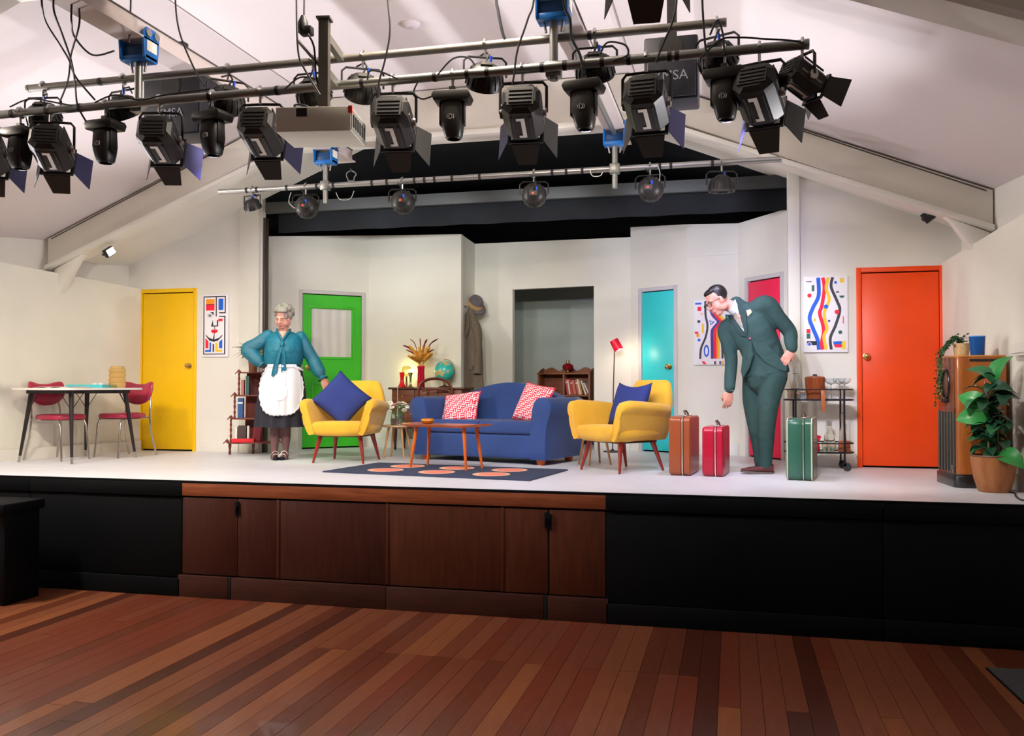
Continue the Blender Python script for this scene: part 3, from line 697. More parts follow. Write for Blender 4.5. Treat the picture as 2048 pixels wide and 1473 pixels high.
for nm, lb, x, y, rz, m in (('magazine', 'open white magazine lying on the dining table', -6.80, 7.80, .3, mat('paper', '#e9e6e0', .7)), ('newspaper', 'folded newspaper lying on the dining table behind the magazine', -6.78, 8.08, -.2, mat('newsprint', '#cdb9ae', .8))):
    b = thing(nm, lb, nm, (x, y, TZ), rz)
    for s_ in (-1, 1):
        g = MB(); g.grid(lambda u, v: V((s_ * (u * .15 + .001), (v - .5) * .22, .004 + .010 * math.sin(min(1, u * 1.1) * math.pi) * (1 - .3 * u))), 8, 2); g.obj('page', m, b, solid=.002)
# ================================================================== PICTURES
def ngon(cx, cy, r, n=20, a0=0, a1=2 * math.pi, ry=None):
    k = n if abs(a1 - a0 - 2 * math.pi) < 1e-6 else n + 1
    return [(cx + r * math.cos(a0 + (a1 - a0) * i / n), cy + (ry or r) * math.sin(a0 + (a1 - a0) * i / n)) for i in range(k)]
def spline(pts, n=8):
    out = []
    P = [pts[0]] + list(pts) + [pts[-1]]
    for i in range(1, len(P) - 2):
        for k in range(n):
            t = k / n; a, b, c_, d = P[i - 1], P[i], P[i + 1], P[i + 2]
            out.append(tuple(.5 * (2 * b[j] + (c_[j] - a[j]) * t + (2 * a[j] - 5 * b[j] + 4 * c_[j] - d[j]) * t * t + (3 * b[j] - a[j] - 3 * c_[j] + d[j]) * t ** 3) for j in range(len(b))))
    out.append(tuple(pts[-1])); return out
def ribbon(pts, w_):
    p = spline(pts); L_, R_ = [], []
    for i in range(len(p)):
        a, b = p[max(0, i - 1)], p[min(len(p) - 1, i + 1)]; dx, dy = b[0] - a[0], b[1] - a[1]; l = math.hypot(dx, dy) or 1
        nx, ny = -dy / l * w_ / 2, dx / l * w_ / 2
        L_.append((p[i][0] + nx, p[i][1] + ny)); R_.append((p[i][0] - nx, p[i][1] - ny))
    return [[L_[i], L_[i + 1], R_[i + 1], R_[i]] for i in range(len(p) - 1)]
def rect(x0, y0, x1, y1): return [(x0, y0), (x1, y0), (x1, y1), (x0, y1)]
PC = {'r': '#f0183c', 'b': '#1660d8', 'y': '#f2c832', 'o': '#f59a22', 'k': '#23202c', 'g': '#1e6a52', 'w': '#f4f3fa', 'p': '#4a3590', 'd': '#3a3a44', 's': '#f0c08c', 'c': '#e2607a'}
def picture(name, label, loc, rz, w_, h_, box, shapes, dep=.03):
    """shapes: (colour, polygon in zoom pixels) painted flat on a canvas whose box (x0,y0,x1,y1) is given in the same pixels"""
    t_ = thing(name, label, 'picture', loc, rz)
    MB().box((-w_ / 2, -dep, -h_ / 2), (w_ / 2, 0, h_ / 2)).obj('canvas', mat('canvas white', '#efeef4', .7), t_, bevel=.003)
    x0, y0, x1, y1 = box
    for i, (c_, poly) in enumerate(shapes):
        g = MB()
        for pl in (poly if isinstance(poly[0], list) else [poly]):
            g.add([((x - x0) / (x1 - x0) * w_ - w_ / 2, -dep - .0008 - i * .00006, h_ / 2 - (y - y0) / (y1 - y0) * h_) for x, y in pl], [tuple(range(len(pl)))])
        me = g.mesh('painted_shape', mat('print ' + c_, PC[c_], .6), smooth=0)
        bm = bmesh.new(); bm.from_mesh(me); bmesh.ops.remove_doubles(bm, verts=bm.verts, dist=.0001); bm.to_mesh(me); bm.free()
        o = bpy.data.objects.new('painted_shape', me); COL.objects.link(o); o.parent = t_
    return t_
face = [('k', rect(91, 112, 100, 598)), ('k', rect(91, 112, 300, 120)), ('k', rect(91, 590, 296, 598)), ('k', rect(290, 112, 300, 257)), ('k', rect(286, 277, 297, 598)), ('k', [(232, 244), (298, 247), (298, 257), (246, 257)]), ('k', [(240, 276), (297, 276), (297, 286), (236, 284)]),
        ('o', rect(115, 135, 195, 178)), ('k', rect(115, 177, 195, 182)), ('r', rect(115, 182, 195, 230)), ('k', rect(206, 115, 216, 282)), ('b', rect(232, 133, 277, 228)),
        ('k', [(124, 268), (140, 262), (160, 262), (175, 272), (158, 267), (140, 267)]), ('k', ngon(151, 278, 20, 16, ry=8)), ('w', ngon(151, 279, 15, 16, ry=5)), ('k', ngon(152, 278, 6, 10)), ('k', [(150, 245), (188, 243), (186, 274), (172, 256)]),
        ('k', [(180, 308), (184, 350), (190, 362), (165, 360)]), ('k', rect(165, 356, 228, 365)), ('k', rect(218, 312, 230, 365)), ('r', rect(231, 301, 271, 321)), ('k', rect(194, 365, 200, 390)),
        ('r', [(160, 402), (178, 388), (195, 392), (212, 388), (231, 402), (212, 418), (195, 421), (178, 418)]), ('k', [(165, 402), (195, 400), (226, 402), (195, 406)]),
        ('k', [(112, 428), (140, 455), (190, 474), (240, 458), (270, 432), (268, 445), (230, 482), (190, 492), (150, 482), (118, 445)]), ('k', [(192, 420), (197, 420), (196, 480), (180, 480)]),
        ('r', [(112, 460), (140, 488), (140, 545), (112, 545)]), ('b', rect(151, 497, 165, 575)), ('b', rect(110, 559, 165, 575)), ('k', rect(180, 510, 193, 575)), ('y', [(205, 505), (226, 498), (226, 575), (205, 575)]), ('y', rect(205, 557, 268, 575)), ('b', [(240, 494), (270, 470), (270, 545), (240, 545)])]
c0 = pY(431, 652, RWL - .02)
picture('face_picture', 'tall canvas print of an abstract face with red lips beside the yellow door', (c0.x, RWL, c0.z), 0, .345, .735, (78, 99, 322, 617), face)
flow = [('b', ribbon([(203, 50), (205, 180), (165, 270), (142, 345), (165, 420), (195, 500), (205, 575)], 27)), ('r', ribbon([(235, 50), (245, 130), (228, 250), (212, 310), (232, 390), (238, 450), (225, 520), (230, 575)], 25)),
        ('y', ribbon([(272, 50), (258, 130), (278, 210), (245, 300), (248, 360), (262, 420), (240, 480), (255, 575)], 22)), ('d', ribbon([(302, 50), (292, 120), (330, 220), (350, 290), (320, 400), (284, 490), (290, 575)], 20)),
        ('y', rect(352, 57, 380, 90)), ('b', ngon(322, 88, 10)), ('d', rect(120, 75, 157, 80)), ('g', rect(158, 104, 176, 148)), ('r', ngon(142, 179, 15)), ('d', ngon(335, 163, 12, 12, math.pi, 2 * math.pi)), ('g', ngon(365, 184, 18, 12, 0, math.pi)),
        ('b', ngon(256, 262, 16)), ('r', ngon(330, 302, 16)), ('y', ngon(170, 358, 15, 12, -1.4, 1.6)), ('p', rect(268, 360, 284, 374)), ('r', rect(370, 335, 376, 388)), ('r', rect(120, 423, 146, 453)), ('g', rect(120, 457, 146, 494)), ('g', ngon(352, 450, 14)),
        ('k', rect(122, 513, 190, 543)), ('w', ngon(140, 535, 15)), ('b', ngon(140, 535, 11)), ('b', [(302, 517), (362, 515), (362, 538), (306, 538)]), ('r', [(306, 538), (362, 538), (362, 560), (316, 560)]), ('y', rect(362, 516, 388, 573)), ('k', rect(268, 540, 270, 541))]
c0 = pY(1651, 629, RWR - .02)
picture('ribbon_picture', 'canvas print of blue red yellow and black ribbons above the bar cart', (c0.x, RWR, c0.z), 0, .405, .735, (100, 40, 405, 595), flow)
fig = [('b', rect(737, 455, 805, 477)), ('r', rect(763, 503, 803, 552)), ('s', rect(795, 575, 817, 600)), ('d', ngon(777, 672, 17)), ('y', rect(810, 700, 832, 805)), ('r', rect(732, 788, 770, 812)), ('o', rect(750, 812, 782, 850)), ('b', ngon(778, 885, 17)),
       ('d', ribbon([(848, 440), (850, 600), (870, 720), (850, 850), (800, 980), (790, 1100)], 23))]
base = [(895, 500), (925, 600), (985, 680), (940, 745), (918, 800), (920, 1000), (920, 1100)]
for c_, o_, w_ in (('p', 0, 30), ('r', 32, 34), ('o', 58, 22), ('y', 76, 18)): fig.append((c_, ribbon([(x + o_, y) for x, y in base], w_)))
fig += [('b', ngon(910, 685, 34, 3, -.5)), ('w', ngon(910, 685, 17, 3, -.5)), ('b', ngon(858, 1010, 30, 18, ry=70)), ('w', ngon(858, 1010, 15, 18, ry=45)), ('d', ribbon([(1010, 760), (1008, 860), (1025, 950), (1030, 1100)], 22)), ('r', ngon(1055, 993, 20)),
        ('r', [(805, 1128), (835, 1128), (860, 1162), (825, 1162)]), ('d', rect(940, 1128, 962, 1164)), ('p', rect(995, 1128, 1013, 1164)), ('y', rect(1015, 1128, 1043, 1164)), ('b', rect(1060, 470, 1090, 500)), ('o', ngon(1075, 760, 16)), ('g', rect(1062, 600, 1085, 660))]
a = onplane(1425, 665, PD1, PE1)
picture('figure_picture', 'canvas print of striped ribbons and dots half hidden behind the man', (a.x, a.y - .002, a.z), rzE, .40, .735, (725, 425, 1110, 1168), fig, .035)
# ================================================================== WHATNOT CORNER SHELF
def whatnot():
    t_ = thing('corner_shelf', 'dark red wooden corner shelf with turned posts behind the woman', 'shelf', (-5.30, 9.16, 0), R(24))
    m = wood('mahogany', '#7c3328', '#5e241d', 2, .35, 6, 8, coat=.3)
    tiers = [(.13, .29), (.40, .25), (.66, .21), (.92, .165)]
    for z, w_ in tiers:
        pts = [(-w_, .0, z)] + [(w_ * math.cos(math.pi + math.pi * k / 14), -.62 * w_ * math.sin(math.pi * k / 14) - .0, z) for k in range(1, 14)] + [(w_, 0, z), (w_ * .55, .10, z), (-w_ * .55, .10, z)]
        MB().prism(pts, (0, 0, .016)).obj('shelf', m, t_, bevel=.003)
        for s_ in (-1, 1):
            g = MB(); g.prism([(s_ * w_, -.01, z + .016), (s_ * (w_ + .035), -.01, z - .012), (s_ * (w_ + .03), -.01, z + .004), (s_ * (w_ - .01), -.01, z + .05), (s_ * (w_ - .04), -.01, z + .016)], (0, .012, 0)); g.obj('bracket', m, t_)
    tp = [(r, z) for r, z in ((.010, 0), (.013, .02), (.008, .03), (.014, .06), (.007, .09), (.014, .125), (.008, .15), (.013, .18), (.009, .2), (.012, .235))]
    for (z, w_), (z2, w2) in zip(tiers, tiers[1:]):
        for s_ in (-1, 1):
            MB().lathe([(r, z + .016 + q * (z2 - z - .016) / .235) for r, q in tp], 10, (s_ * (w2 - .01), .0, 0)).obj('post', m, t_)
    for s_ in (-1, 1): MB().lathe([(.012, 0), (.016, .03), (.010, .05), (.018, .1), (.016, .13)], 10, (s_ * .25, .0, 0)).obj('leg', m, t_)
    MB().lathe([(.012, 0), (.016, .03), (.010, .05), (.018, .1), (.016, .13)], 10, (0, .06, 0)).obj('leg', m, t_)
    MB().prism([(-.10, .09, .146), (.10, .09, .146), (.08, .09, .92), (-.08, .09, .92)], (0, .012, 0)).obj('back_board', m, t_)
    return t_
whatnot()
WM = Mx.Translation((-5.30, 9.16, 0)) @ RZ(R(24))
def wpt(x, y, z): p = WM @ V((x, y, z)); return (p.x, p.y, p.z)
def book(label, loc, rz, w_, d, h_, col, group, tilt=0, cat='book', band=None):
    """standing book: w_ thickness (x), d depth (y, spine at -y), h_ height"""
    t_ = thing('book', label, cat, loc, (0, tilt, rz), group)
    m = mat('cover ' + col, col, .5)
    g = MB(); g.box((0, 0, 0), (.003, d, h_)); g.box((w_ - .003, 0, 0), (w_, d, h_)); g.box((.003, 0, 0), (w_ - .003, .003, h_)); g.obj('cover', m, t_)
    MB().box((.003, .004, .003), (w_ - .003, d - .003, h_ - .003)).obj('pages', mat('book pages', '#e6ddc8', .8), t_)
    if band: MB().box((.001, -.0008, h_ * .72), (w_ - .001, .0, h_ * .8)).obj('spine_band', mat('gold band', band, .4), t_)
    return t_
book('tall blue book with white spine marks on the corner shelf', wpt(-.155, -.10, .416), R(24), .055, .13, .225, '#2a4f86', 'books on the corner shelf', band='#e8e8e8')
book('pink spined book on the upper tier of the corner shelf', wpt(-.12, -.09, .676), R(24), .03, .12, .17, '#c06a62', 'books on the corner shelf')
book('dark green book on the upper tier of the corner shelf', wpt(-.07, -.09, .676), R(24), .035, .12, .215, '#31564f', 'books on the corner shelf')
book('white book standing on the lowest tier of the corner shelf', wpt(-.19, -.05, .146), R(24), .025, .1, .17, '#e9e3d8', 'books on the corner shelf')
book('dark brown book standing on the lowest tier of the corner shelf', wpt(-.15, -.08, .146), R(24), .085, .12, .185, '#4a3a36', 'books on the corner shelf')
book('slim pale book on the lowest tier of the corner shelf', wpt(-.055, -.07, .146), R(24), .02, .12, .18, '#efe8dc', 'books on the corner shelf')
rf = thing('folded_fan', 'dark red patterned board leaning on the lowest tier of the corner shelf', 'board', wpt(.0, -.10, .146), (0, R(8), R(24)))
MB().box((0, 0, 0), (.085, .012, .205)).obj('board_face', mat('red lacquer', '#8c2030', .35, var=.3, scale=60), rf, bevel=.003)
MB().box((.012, -.003, .02), (.073, .0, .185)).obj('carved_panel', mat('red lacquer dark', '#6a1624', .4, var=.4, scale=90), rf)
bx_ = thing('tin_box', 'flat bright red box lying on the lowest tier of the corner shelf', 'box', wpt(-.10, -.155, .146), R(24))
MB().box((-.11, -.02, 0), (.13, .05, .03)).obj('box_body', mat('red tin', '#d81c2c', .35), bx_, bevel=.003); MB().box((-.113, -.022, .03), (.133, .052, .042)).obj('box_lid', mat('red tin', '#d81c2c', .35), bx_, bevel=.003)
def fern(label, loc, n=26, L_=.22, seed=2, potr=.06, poth=.09, potcol='#8a5a3c', up=.5, col='#3f7a45'):
    r = random.Random(seed); t_ = thing('potted_plant', label, 'plant', loc)
    MB().lathe([(0, 0), (potr * .75, 0), (potr, poth), (potr * .93, poth), (potr * .88, poth - .012), (0, poth - .012)], 20).obj('pot', mat('pot ' + potcol, potcol, .6), t_)
    mg = mat('fern ' + col, col, .6, var=.2, scale=12)
    for k in range(n):
        a = r.uniform(0, 6.28); l = L_ * r.uniform(.6, 1); el = r.uniform(.15, 1.2) * up * 2
        g = MB(); pts = []
        for i in range(9):
            t = i / 8; q = l * t * math.cos(el * (1 - t * .6)); z = l * (math.sin(el) * t - .55 * t * t * (1.1 - el * .4))
            pts.append((q, z))
        for i in range(1, 9):
            q, z = pts[i]; q0, z0 = pts[i - 1]; w_ = .022 * math.sin(math.pi * (i / 9.5 + .08)) + .004
            for s_ in (-1, 1): g.add([(q0, 0, z0), (q0 + .004, s_ * w_, z0 - .004), (q + .006, s_ * w_ * .8, z - .004), (q, 0, z)], [(0, 1, 2, 3)])
        g.obj('frond', mg, t_, (0, 0, poth - .012), (0, 0, a), smooth=0)
    return t_
fern('green fern on top of the corner shelf behind the woman', wpt(0, -.01, .936), 30, .27, 2, .06, .25, '#7a4a36', .42)
# ================================================================== SIDEBOARD GROUP
def sideboard():
    t_ = thing('sideboard', 'brown wooden sideboard behind the sofa', 'sideboard', (-3.56, 10.33, 0), R(-3))
    m = wood('sideboard walnut', '#7d4a31', '#653824', 0, .4, 5, 9); md = wood('sideboard edge', '#5a3322', '#4a281a', 0, .4, 5, 9)
    MB().box((-.49, -.20, .735), (.49, .17, .76)).obj('top_board', md, t_, bevel=.005)
    MB().box((-.45, -.17, .26), (.45, .165, .735)).obj('body', m, t_, bevel=.004)
    for i, x in enumerate((-.445, -.145, .155)):
        d = MB().box((x, -.185, .58), (x + .29, -.168, .725)).obj('drawer', m, t_, bevel=.003); MB().ell((x + .145, -.195, .65), .012, 8, 6).obj('drawer_knob', m_knob, d)
        d = MB().box((x, -.185, .275), (x + .29, -.168, .57)).obj('cupboard_door', m, t_, bevel=.003); MB().ell((x + .25, -.195, .44), .011, 8, 6).obj('door_knob', m_knob, d)
    for x in (-.42, .42):
        for y in (-.14, .13): MB().lathe([(.012, 0), (.018, .02), (.014, .05), (.022, .16), (.03, .26)], 12, (x, y, 0)).obj('leg', md, t_)
sideboard()
SBZ = .76
def sbp(px, dy=0):
    p = pY(px, 772, 10.28 + dy); return (p.x, p.y, SBZ)
v = thing('vase', 'bright red waisted vase on the sideboard', 'vase', sbp(804, -.03))
MB().lathe([(.045, 0), (.05, .006), (.03, .045), (.022, .08), (.024, .12), (.03, .17), (.033, .185), (.028, .185), (.02, .12), (.018, .08), (0, .07)], 20).obj('vase_body', mat('red glaze', '#f01622', .2), v)
MB().lathe([(.0505, .001), (.0515, .003), (.049, .008)], 20, cap=False).obj('foot_ring', mat('red glaze dark', '#b00f18', .25), v)
v = thing('vase', 'silver trumpet vase between two red vases', 'vase', sbp(821, -.05))
MB().lathe([(.038, 0), (.04, .006), (.022, .018), (.011, .05), (.012, .09), (.02, .15), (.034, .18), (.031, .18), (.017, .15), (.0, .1)], 18).obj('vase_body', mat('silver plate', '#c9c6b8', .2, 1), v)
MB().ell((0, 0, .03), (.016, .016, .012), 10, 6).obj('stem_knop', mat('silver plate', '#c9c6b8', .2, 1), v)
lp = thing('table_lamp', 'small lamp with a round clear shade glowing yellow on the wall', 'lamp', sbp(813, .10))
MB().lathe([(.05, 0), (.052, .01), (.012, .02), (.010, .12), (.014, .13)], 16).obj('lamp_base', mat('lamp olive', '#6d6a4a', .4), lp)
MB().lathe([(.015, .13), (.05, .15), (.062, .20), (.052, .25), (.03, .265), (.0, .268)], 18).obj('lamp_shade', mat('smoked shade', '#d8d29a', .2, trans=.6, ior=1.1), lp)
MB().ell((0, .0, .19), .022, 10, 8).obj('bulb', mat('bulb yellow', '#ffe680', .4, emit=6), lp)
l = bpy.data.lights.new('lamp_light', 'POINT'); l.energy = 1.6; l.color = (1, .85, .25); l.shadow_soft_size = .03
lo = bpy.data.objects.new('lamp_light', l); COL.objects.link(lo); lo.parent = lp; lo.location = (0, .085, .20)
MB().path([(0, -.05, .01), (-.01, -.2, .004), (-.015, -.262, -.002), (-.015, -.265, -.3), (-.01, -.26, -.74)], .004, 6).obj('flex', mat('cream flex', '#d8c9a8', .6), lp)
v = thing('vase', 'tall crimson vase holding dried grasses on the sideboard', 'vase', sbp(842, .0))
MB().lathe([(.045, 0), (.048, .006), (.044, .1), (.043, .2), (.046, .26), (.042, .26), (.039, .2), (.039, .02), (0, .015)], 20).obj('vase_body', mat('crimson glaze', '#b40a34', .12, coat=.5), v)
MB().lathe([(.0465, .25), (.048, .256), (.0465, .262)], 20, cap=False).obj('rim', mat('crimson rim', '#d81444', .2), v)
def grasses():
    r = random.Random(5); b = sbp(842, .0); t_ = thing('dried_grasses', 'spray of orange pampas and dark red leaves in the crimson vase', 'dried flowers', (b[0], b[1], b[2] + .16))
    for k in range(26):
        a = r.uniform(0, 6.28); sp_ = r.uniform(.04, .20); h_ = r.uniform(.22, .38)
        pts = spline([(.012 * math.cos(a), .012 * math.sin(a), 0), (.03 * math.cos(a), .03 * math.sin(a), .12), (sp_ * .6 * math.cos(a), sp_ * .6 * math.sin(a), h_ * .8), (sp_ * math.cos(a), sp_ * math.sin(a), h_ * (.85 + .15 * r.random()))], 5)
        m_ = mat('pampas', '#d89a3a', .9, var=.3, scale=30)
        rr = [.0018 if i < 7 else .005 + .013 * math.sin(math.pi * (i - 6) / (len(pts) - 6)) for i in range(len(pts))]
        MB().path(pts, rr, 6).obj('plume', m_, t_)
    for k in range(11):
        a = r.uniform(-.5, 3.6) if k % 2 else r.uniform(0, 6.28); sp_ = r.uniform(.14, .25); h_ = r.uniform(.28, .44)
        pts = spline([(.01 * math.cos(a), .01 * math.sin(a), 0), (.03 * math.cos(a), .03 * math.sin(a), .15), (sp_ * .55 * math.cos(a), sp_ * .3 * math.sin(a), h_ * .85), (sp_ * math.cos(a), sp_ * .6 * math.sin(a), h_)], 5)
        rr = [.0016 if i < 8 else .003 + .013 * math.sin(math.pi * (i - 7) / (len(pts) - 6.5)) for i in range(len(pts))]
        MB().path(pts, rr, 6, flat=.35).obj('leaf', mat('dark red leaf', '#7c1e24', .7), t_)
grasses()
def globe():
    b = sbp(889, .05); t_ = thing('globe', 'turquoise world globe on the sideboard', 'globe', b)
    MB().lathe([(.07, 0), (.072, .008), (.05, .016), (.014, .026), (.012, .05)], 20).obj('globe_base', mat('globe wood', '#5b3320', .4), t_)
    m = mat('globe print', '#35b9ae', .25, coat=.4); nt = m.node_tree; N = nt.nodes; L = nt.links
    tc = N.new('ShaderNodeTexCoord'); nz = N.new('ShaderNodeTexNoise'); nz.inputs['Scale'].default_value = 11; nz.inputs['Detail'].default_value = 3; L.new(tc.outputs['Object'], nz.inputs[0])
    rp = N.new('ShaderNodeValToRGB'); rp.color_ramp.interpolation = 'CONSTANT'; e = rp.color_ramp.elements; e[0].color = (*lin('#35b9ae'), 1); e[1].position = .56; e[1].color = (*lin('#d8b080'), 1)
    e2 = e.new(.62); e2.color = (*lin('#9cc070'), 1); e3 = e.new(.68); e3.color = (*lin('#e08a5c'), 1)
    L.new(nz.outputs[0], rp.inputs[0]); L.new(rp.outputs[0], N['Principled BSDF'].inputs['Base Color'])
    MB().ell((0, 0, .20), .128, 32, 20).obj('globe_ball', m, t_)
    pts = [(.143 * math.cos(a) * math.cos(.4), .0, .20 + .143 * math.sin(a)) for a in [(-1.75 + 3.4 * k / 20) for k in range(21)]]
    MB().path(pts, .005, 6).obj('meridian', mat('globe brass', '#b98d52', .3, 1), t_)
globe()
def balloon_chair():
    t_ = thing('side_chair', 'mahogany balloon back chair between sofa and sideboard', 'chair', (-3.38, 9.86, 0), R(12))
    m = wood('chair mahogany', '#6d3324', '#53231a', 2, .35, 6, 8, coat=.3)
    ring = [(.20 * math.copysign(abs(math.cos(a)) ** .8, math.cos(a)), .19 + .02 * math.sin(a), .70 + .165 * math.sin(a)) for a in [math.pi * k / 20 * 1.36 - .57 for k in range(21)]]
    MB().path(ring, .022, 10, flat=.7).obj('back_hoop', m, t_)
    MB().path([(-.155, .19, .72), (-.08, .185, .735), (0, .183, .74), (.08, .185, .735), (.155, .19, .72)], .014, 8).obj('back_rail', m, t_)
    for s_ in (-1, 1):
        MB().path([(s_ * .17, .18, .63), (s_ * .185, .17, .5), (s_ * .19, .16, .44), (s_ * .19, .18, .2), (s_ * .20, .24, 0)], .016, 8).obj('leg', m, t_)
        MB().lathe([(.011, 0), (.016, .05), (.012, .1), (.022, .3), (.02, .42)], 10, (s_ * .19, -.18, 0)).obj('leg', m, t_)
    pts = [(.22 * math.copysign(abs(math.cos(a)) ** .6, math.cos(a)), .21 * math.copysign(abs(math.sin(a)) ** .6, math.sin(a)), .41) for a in [2 * math.pi * k / 24 for k in range(24)]]
    MB().prism(pts, (0, 0, .05)).obj('seat', mat('chair seat', '#5f3a30', .7), t_, bevel=.012)
balloon_chair()
# ================================================================== COAT AND HAT
def coat():
    p = onplane(934, 772, PB1, PC0); t_ = thing('overcoat', 'long grey brown overcoat hanging on the return wall', 'coat', (p.x + .06, p.y - .06, 0), R(-30))
    m = mat('coat tweed', '#6b6154', .95, var=.14, scale=40, bump=.1, bscale=200); n = 30
    rings = []
    for z, w_, d, cx in ((.62, .175, .09, .015), (.75, .18, .09, .012), (1.0, .178, .085, .008), (1.2, .17, .08, 0), (1.38, .155, .075, -.004), (1.52, .13, .065, -.006), (1.62, .085, .05, -.004), (1.70, .045, .038, 0), (1.735, .035, .03, 0)):
        rings.append([(cx + 1.2 * w_ * math.cos(a) * (1 + .05 * math.sin(5 * a + z * 3)), d * math.sin(a) * (1 + .12 * math.sin(7 * a + z * 2)), z) for a in [2 * math.pi * k / n for k in range(n)]])
    MB().loft(rings).obj('coat_body', m, t_, smooth=60)
    for s_ in (-1, 1):
        pts = spline([(s_ * .10, -.02, 1.58), (s_ * .18, -.04, 1.4), (s_ * .21, -.06, 1.15), (s_ * .20, -.07, .93)], 5)
        MB().path(pts, [.05 + .012 * math.sin(i * .5) for i in range(len(pts))], 12, flat=.8).obj('sleeve', m, t_)
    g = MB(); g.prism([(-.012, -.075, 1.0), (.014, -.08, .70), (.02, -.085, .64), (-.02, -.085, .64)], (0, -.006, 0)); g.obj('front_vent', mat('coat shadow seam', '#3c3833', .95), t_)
    for s_ in (-1, 1): MB().prism([(s_ * .012, -.062, 1.69), (s_ * .055, -.06, 1.66), (s_ * .075, -.085, 1.50), (s_ * .015, -.09, 1.36)], (0, -.008, 0)).obj('lapel', m, t_)
    MB().box((.07, -.098, .98), (.14, -.085, 1.02)).obj('pocket_flap', m, t_)
coat()
h = onplane(946, 608, PB1, PC0)
ht = thing('hat', 'grey trilby hat with a wide tan band hanging above the overcoat', 'hat', (h.x + .07, h.y - .16, 1.80), (R(24), R(42), R(-15))); ht.scale = (1.2, 1.2, 1.2)
mh = mat('hat felt', '#6a6468', .9, var=.05); 
MB().lathe([(.135, -.012), (.137, -.006), (.12, .0), (.088, .006), (.082, .03), (.078, .08), (.066, .10), (.04, .098), (0, .088)], 26, sx=1, sy=.85).obj('crown_and_brim', mh, ht)
MB().lathe([(.0895, .006), (.0875, .046), (.084, .050)], 26, cap=False, sx=1.01, sy=.87).obj('hat_band', mat('hat band', '#b9965e', .7), ht); MB().lathe([(.134, -.0125), (.1385, -.008), (.134, -.004)], 26, cap=False, sx=1.01, sy=.86).obj('brim_edge', mat('brim binding', '#2a2428', .6), ht)
MB().lathe([(.134, -.014), (.08, -.008), (.078, .03), (0, .06)], 26, sx=1, sy=.85).obj('hat_lining', mat('hat lining', '#c9a86e', .8), ht)
hk = thing('coat_hook', 'dark wooden coat hook beneath the hat', 'hook', onplane(930, 614, PB1, PC0) + V((.0, -.01, 0)), R(-38))
MB().tube((0, .02, 0), (.0, -.10, .015), .012, .009, 8).obj('peg', mat('hook wood', '#4a3128', .5), hk); MB().ell((0, -.10, .015), .02, 10, 8).obj('knob', mat('hook wood', '#4a3128', .5), hk)
# ================================================================== ALCOVE BOOKCASE
BKO = V((-2.17, 11.62, 0)); BKR = R(-8)
def bookcase():
    t_ = thing('bookcase', 'wooden bookcase with scalloped top rail in the grey alcove', 'bookcase', BKO, BKR)
    m = wood('bookcase oak', '#8f5436', '#794329', 2, .45, 5, 8); mb = wood('bookcase back', '#85492c', '#6f3a22', 0, .5, 4, 6)
    W_, D, Hh = .365, .22, .93
    for x in (-W_, -.012, W_ - .024): MB().box((x, 0, 0), (x + .024, D, Hh)).obj('upright', m, t_, bevel=.002)
    for z in (.06, .36, .64): MB().box((.012, .003, z), (W_ - .024, D, z + .02)).obj('shelf', m, t_)
    for z in (.06, .42): MB().box((-W_ + .024, .003, z), (-.012, D, z + .02)).obj('shelf', m, t_)
    MB().box((-W_ - .008, -.006, Hh), (W_ + .008, D, Hh + .02)).obj('top_board', m, t_, bevel=.003)
    MB().box((-W_ + .02, D - .012, .05), (W_ - .02, D, Hh)).obj('back_panel', mb, t_)
    pts = [(-W_, D - .02, Hh + .02)]
    n = 60
    for i in range(n + 1):
        u = -1 + 2 * i / n; a = abs(u)
        z = .055 + .03 * math.cos(a * 3 * math.pi) * (1 - .4 * a) + (.03 if a < .3 else 0) * math.cos(a / .3 * math.pi / 2) + (.02 if a > .93 else 0)
        pts.append((u * W_, D - .02, Hh + .02 + max(.02, z)))
    pts.append((W_, D - .02, Hh + .02))
    MB().prism(pts, (0, .016, 0)).obj('scalloped_rail', m, t_)
    for s_ in (-1, 1): MB().prism([(s_ * W_, 0.0, Hh + .02), (s_ * W_, D, Hh + .02), (s_ * W_, D, Hh + .09), (s_ * W_, D * .6, Hh + .07), (s_ * W_, D * .2, Hh + .035)], (-s_ * .016, 0, 0)).obj('side_rail', m, t_)
bookcase()
def bkp(x, y, z): return BKO + Mx.Rotation(BKR, 3, 'Z') @ V((x, y, z))
cols = [('#b8404c', 'crimson'), ('#d9cfc0', 'cream'), ('#c0453f', 'red'), ('#a8323e', 'dark red'), ('#c77f52', 'tan'), ('#8f2a35', 'maroon'), ('#b9744a', 'orange brown'), ('#e6dccb', 'ivory'), ('#c9904f', 'ochre'), ('#e8e2d6', 'white'), ('#6e3a30', 'brown'), ('#dcd3c3', 'beige')]
ords = ['first', 'second', 'third', 'fourth', 'fifth', 'sixth', 'seventh', 'eighth', 'ninth', 'tenth', 'eleventh', 'twelfth']
x = .03
for i, (c_, nm) in enumerate(cols):
    w_ = (.026, .020, .024, .022, .027, .02, .024, .02, .02, .022, .02, .02)[i]; lean = -R((9, 9, 10, 10, 10, 11, 11, 11, 12, 20, 24, 26)[i])
    book('%s book leaning %s from the left on the upper alcove shelf' % (nm, ords[i]), bkp(x + .012 + (.035 if i > 8 else 0), .03, .662), (0), w_, .15, (.215, .2, .205, .2, .195, .19, .2, .205, .19, .19, .185, .17)[i], c_, 'books on the upper alcove shelf', tilt=lean, band='#d9b25a' if i % 3 == 0 else None).rotation_euler = (0, lean, BKR)
    x += w_ * 1.0 + .001
x = .03
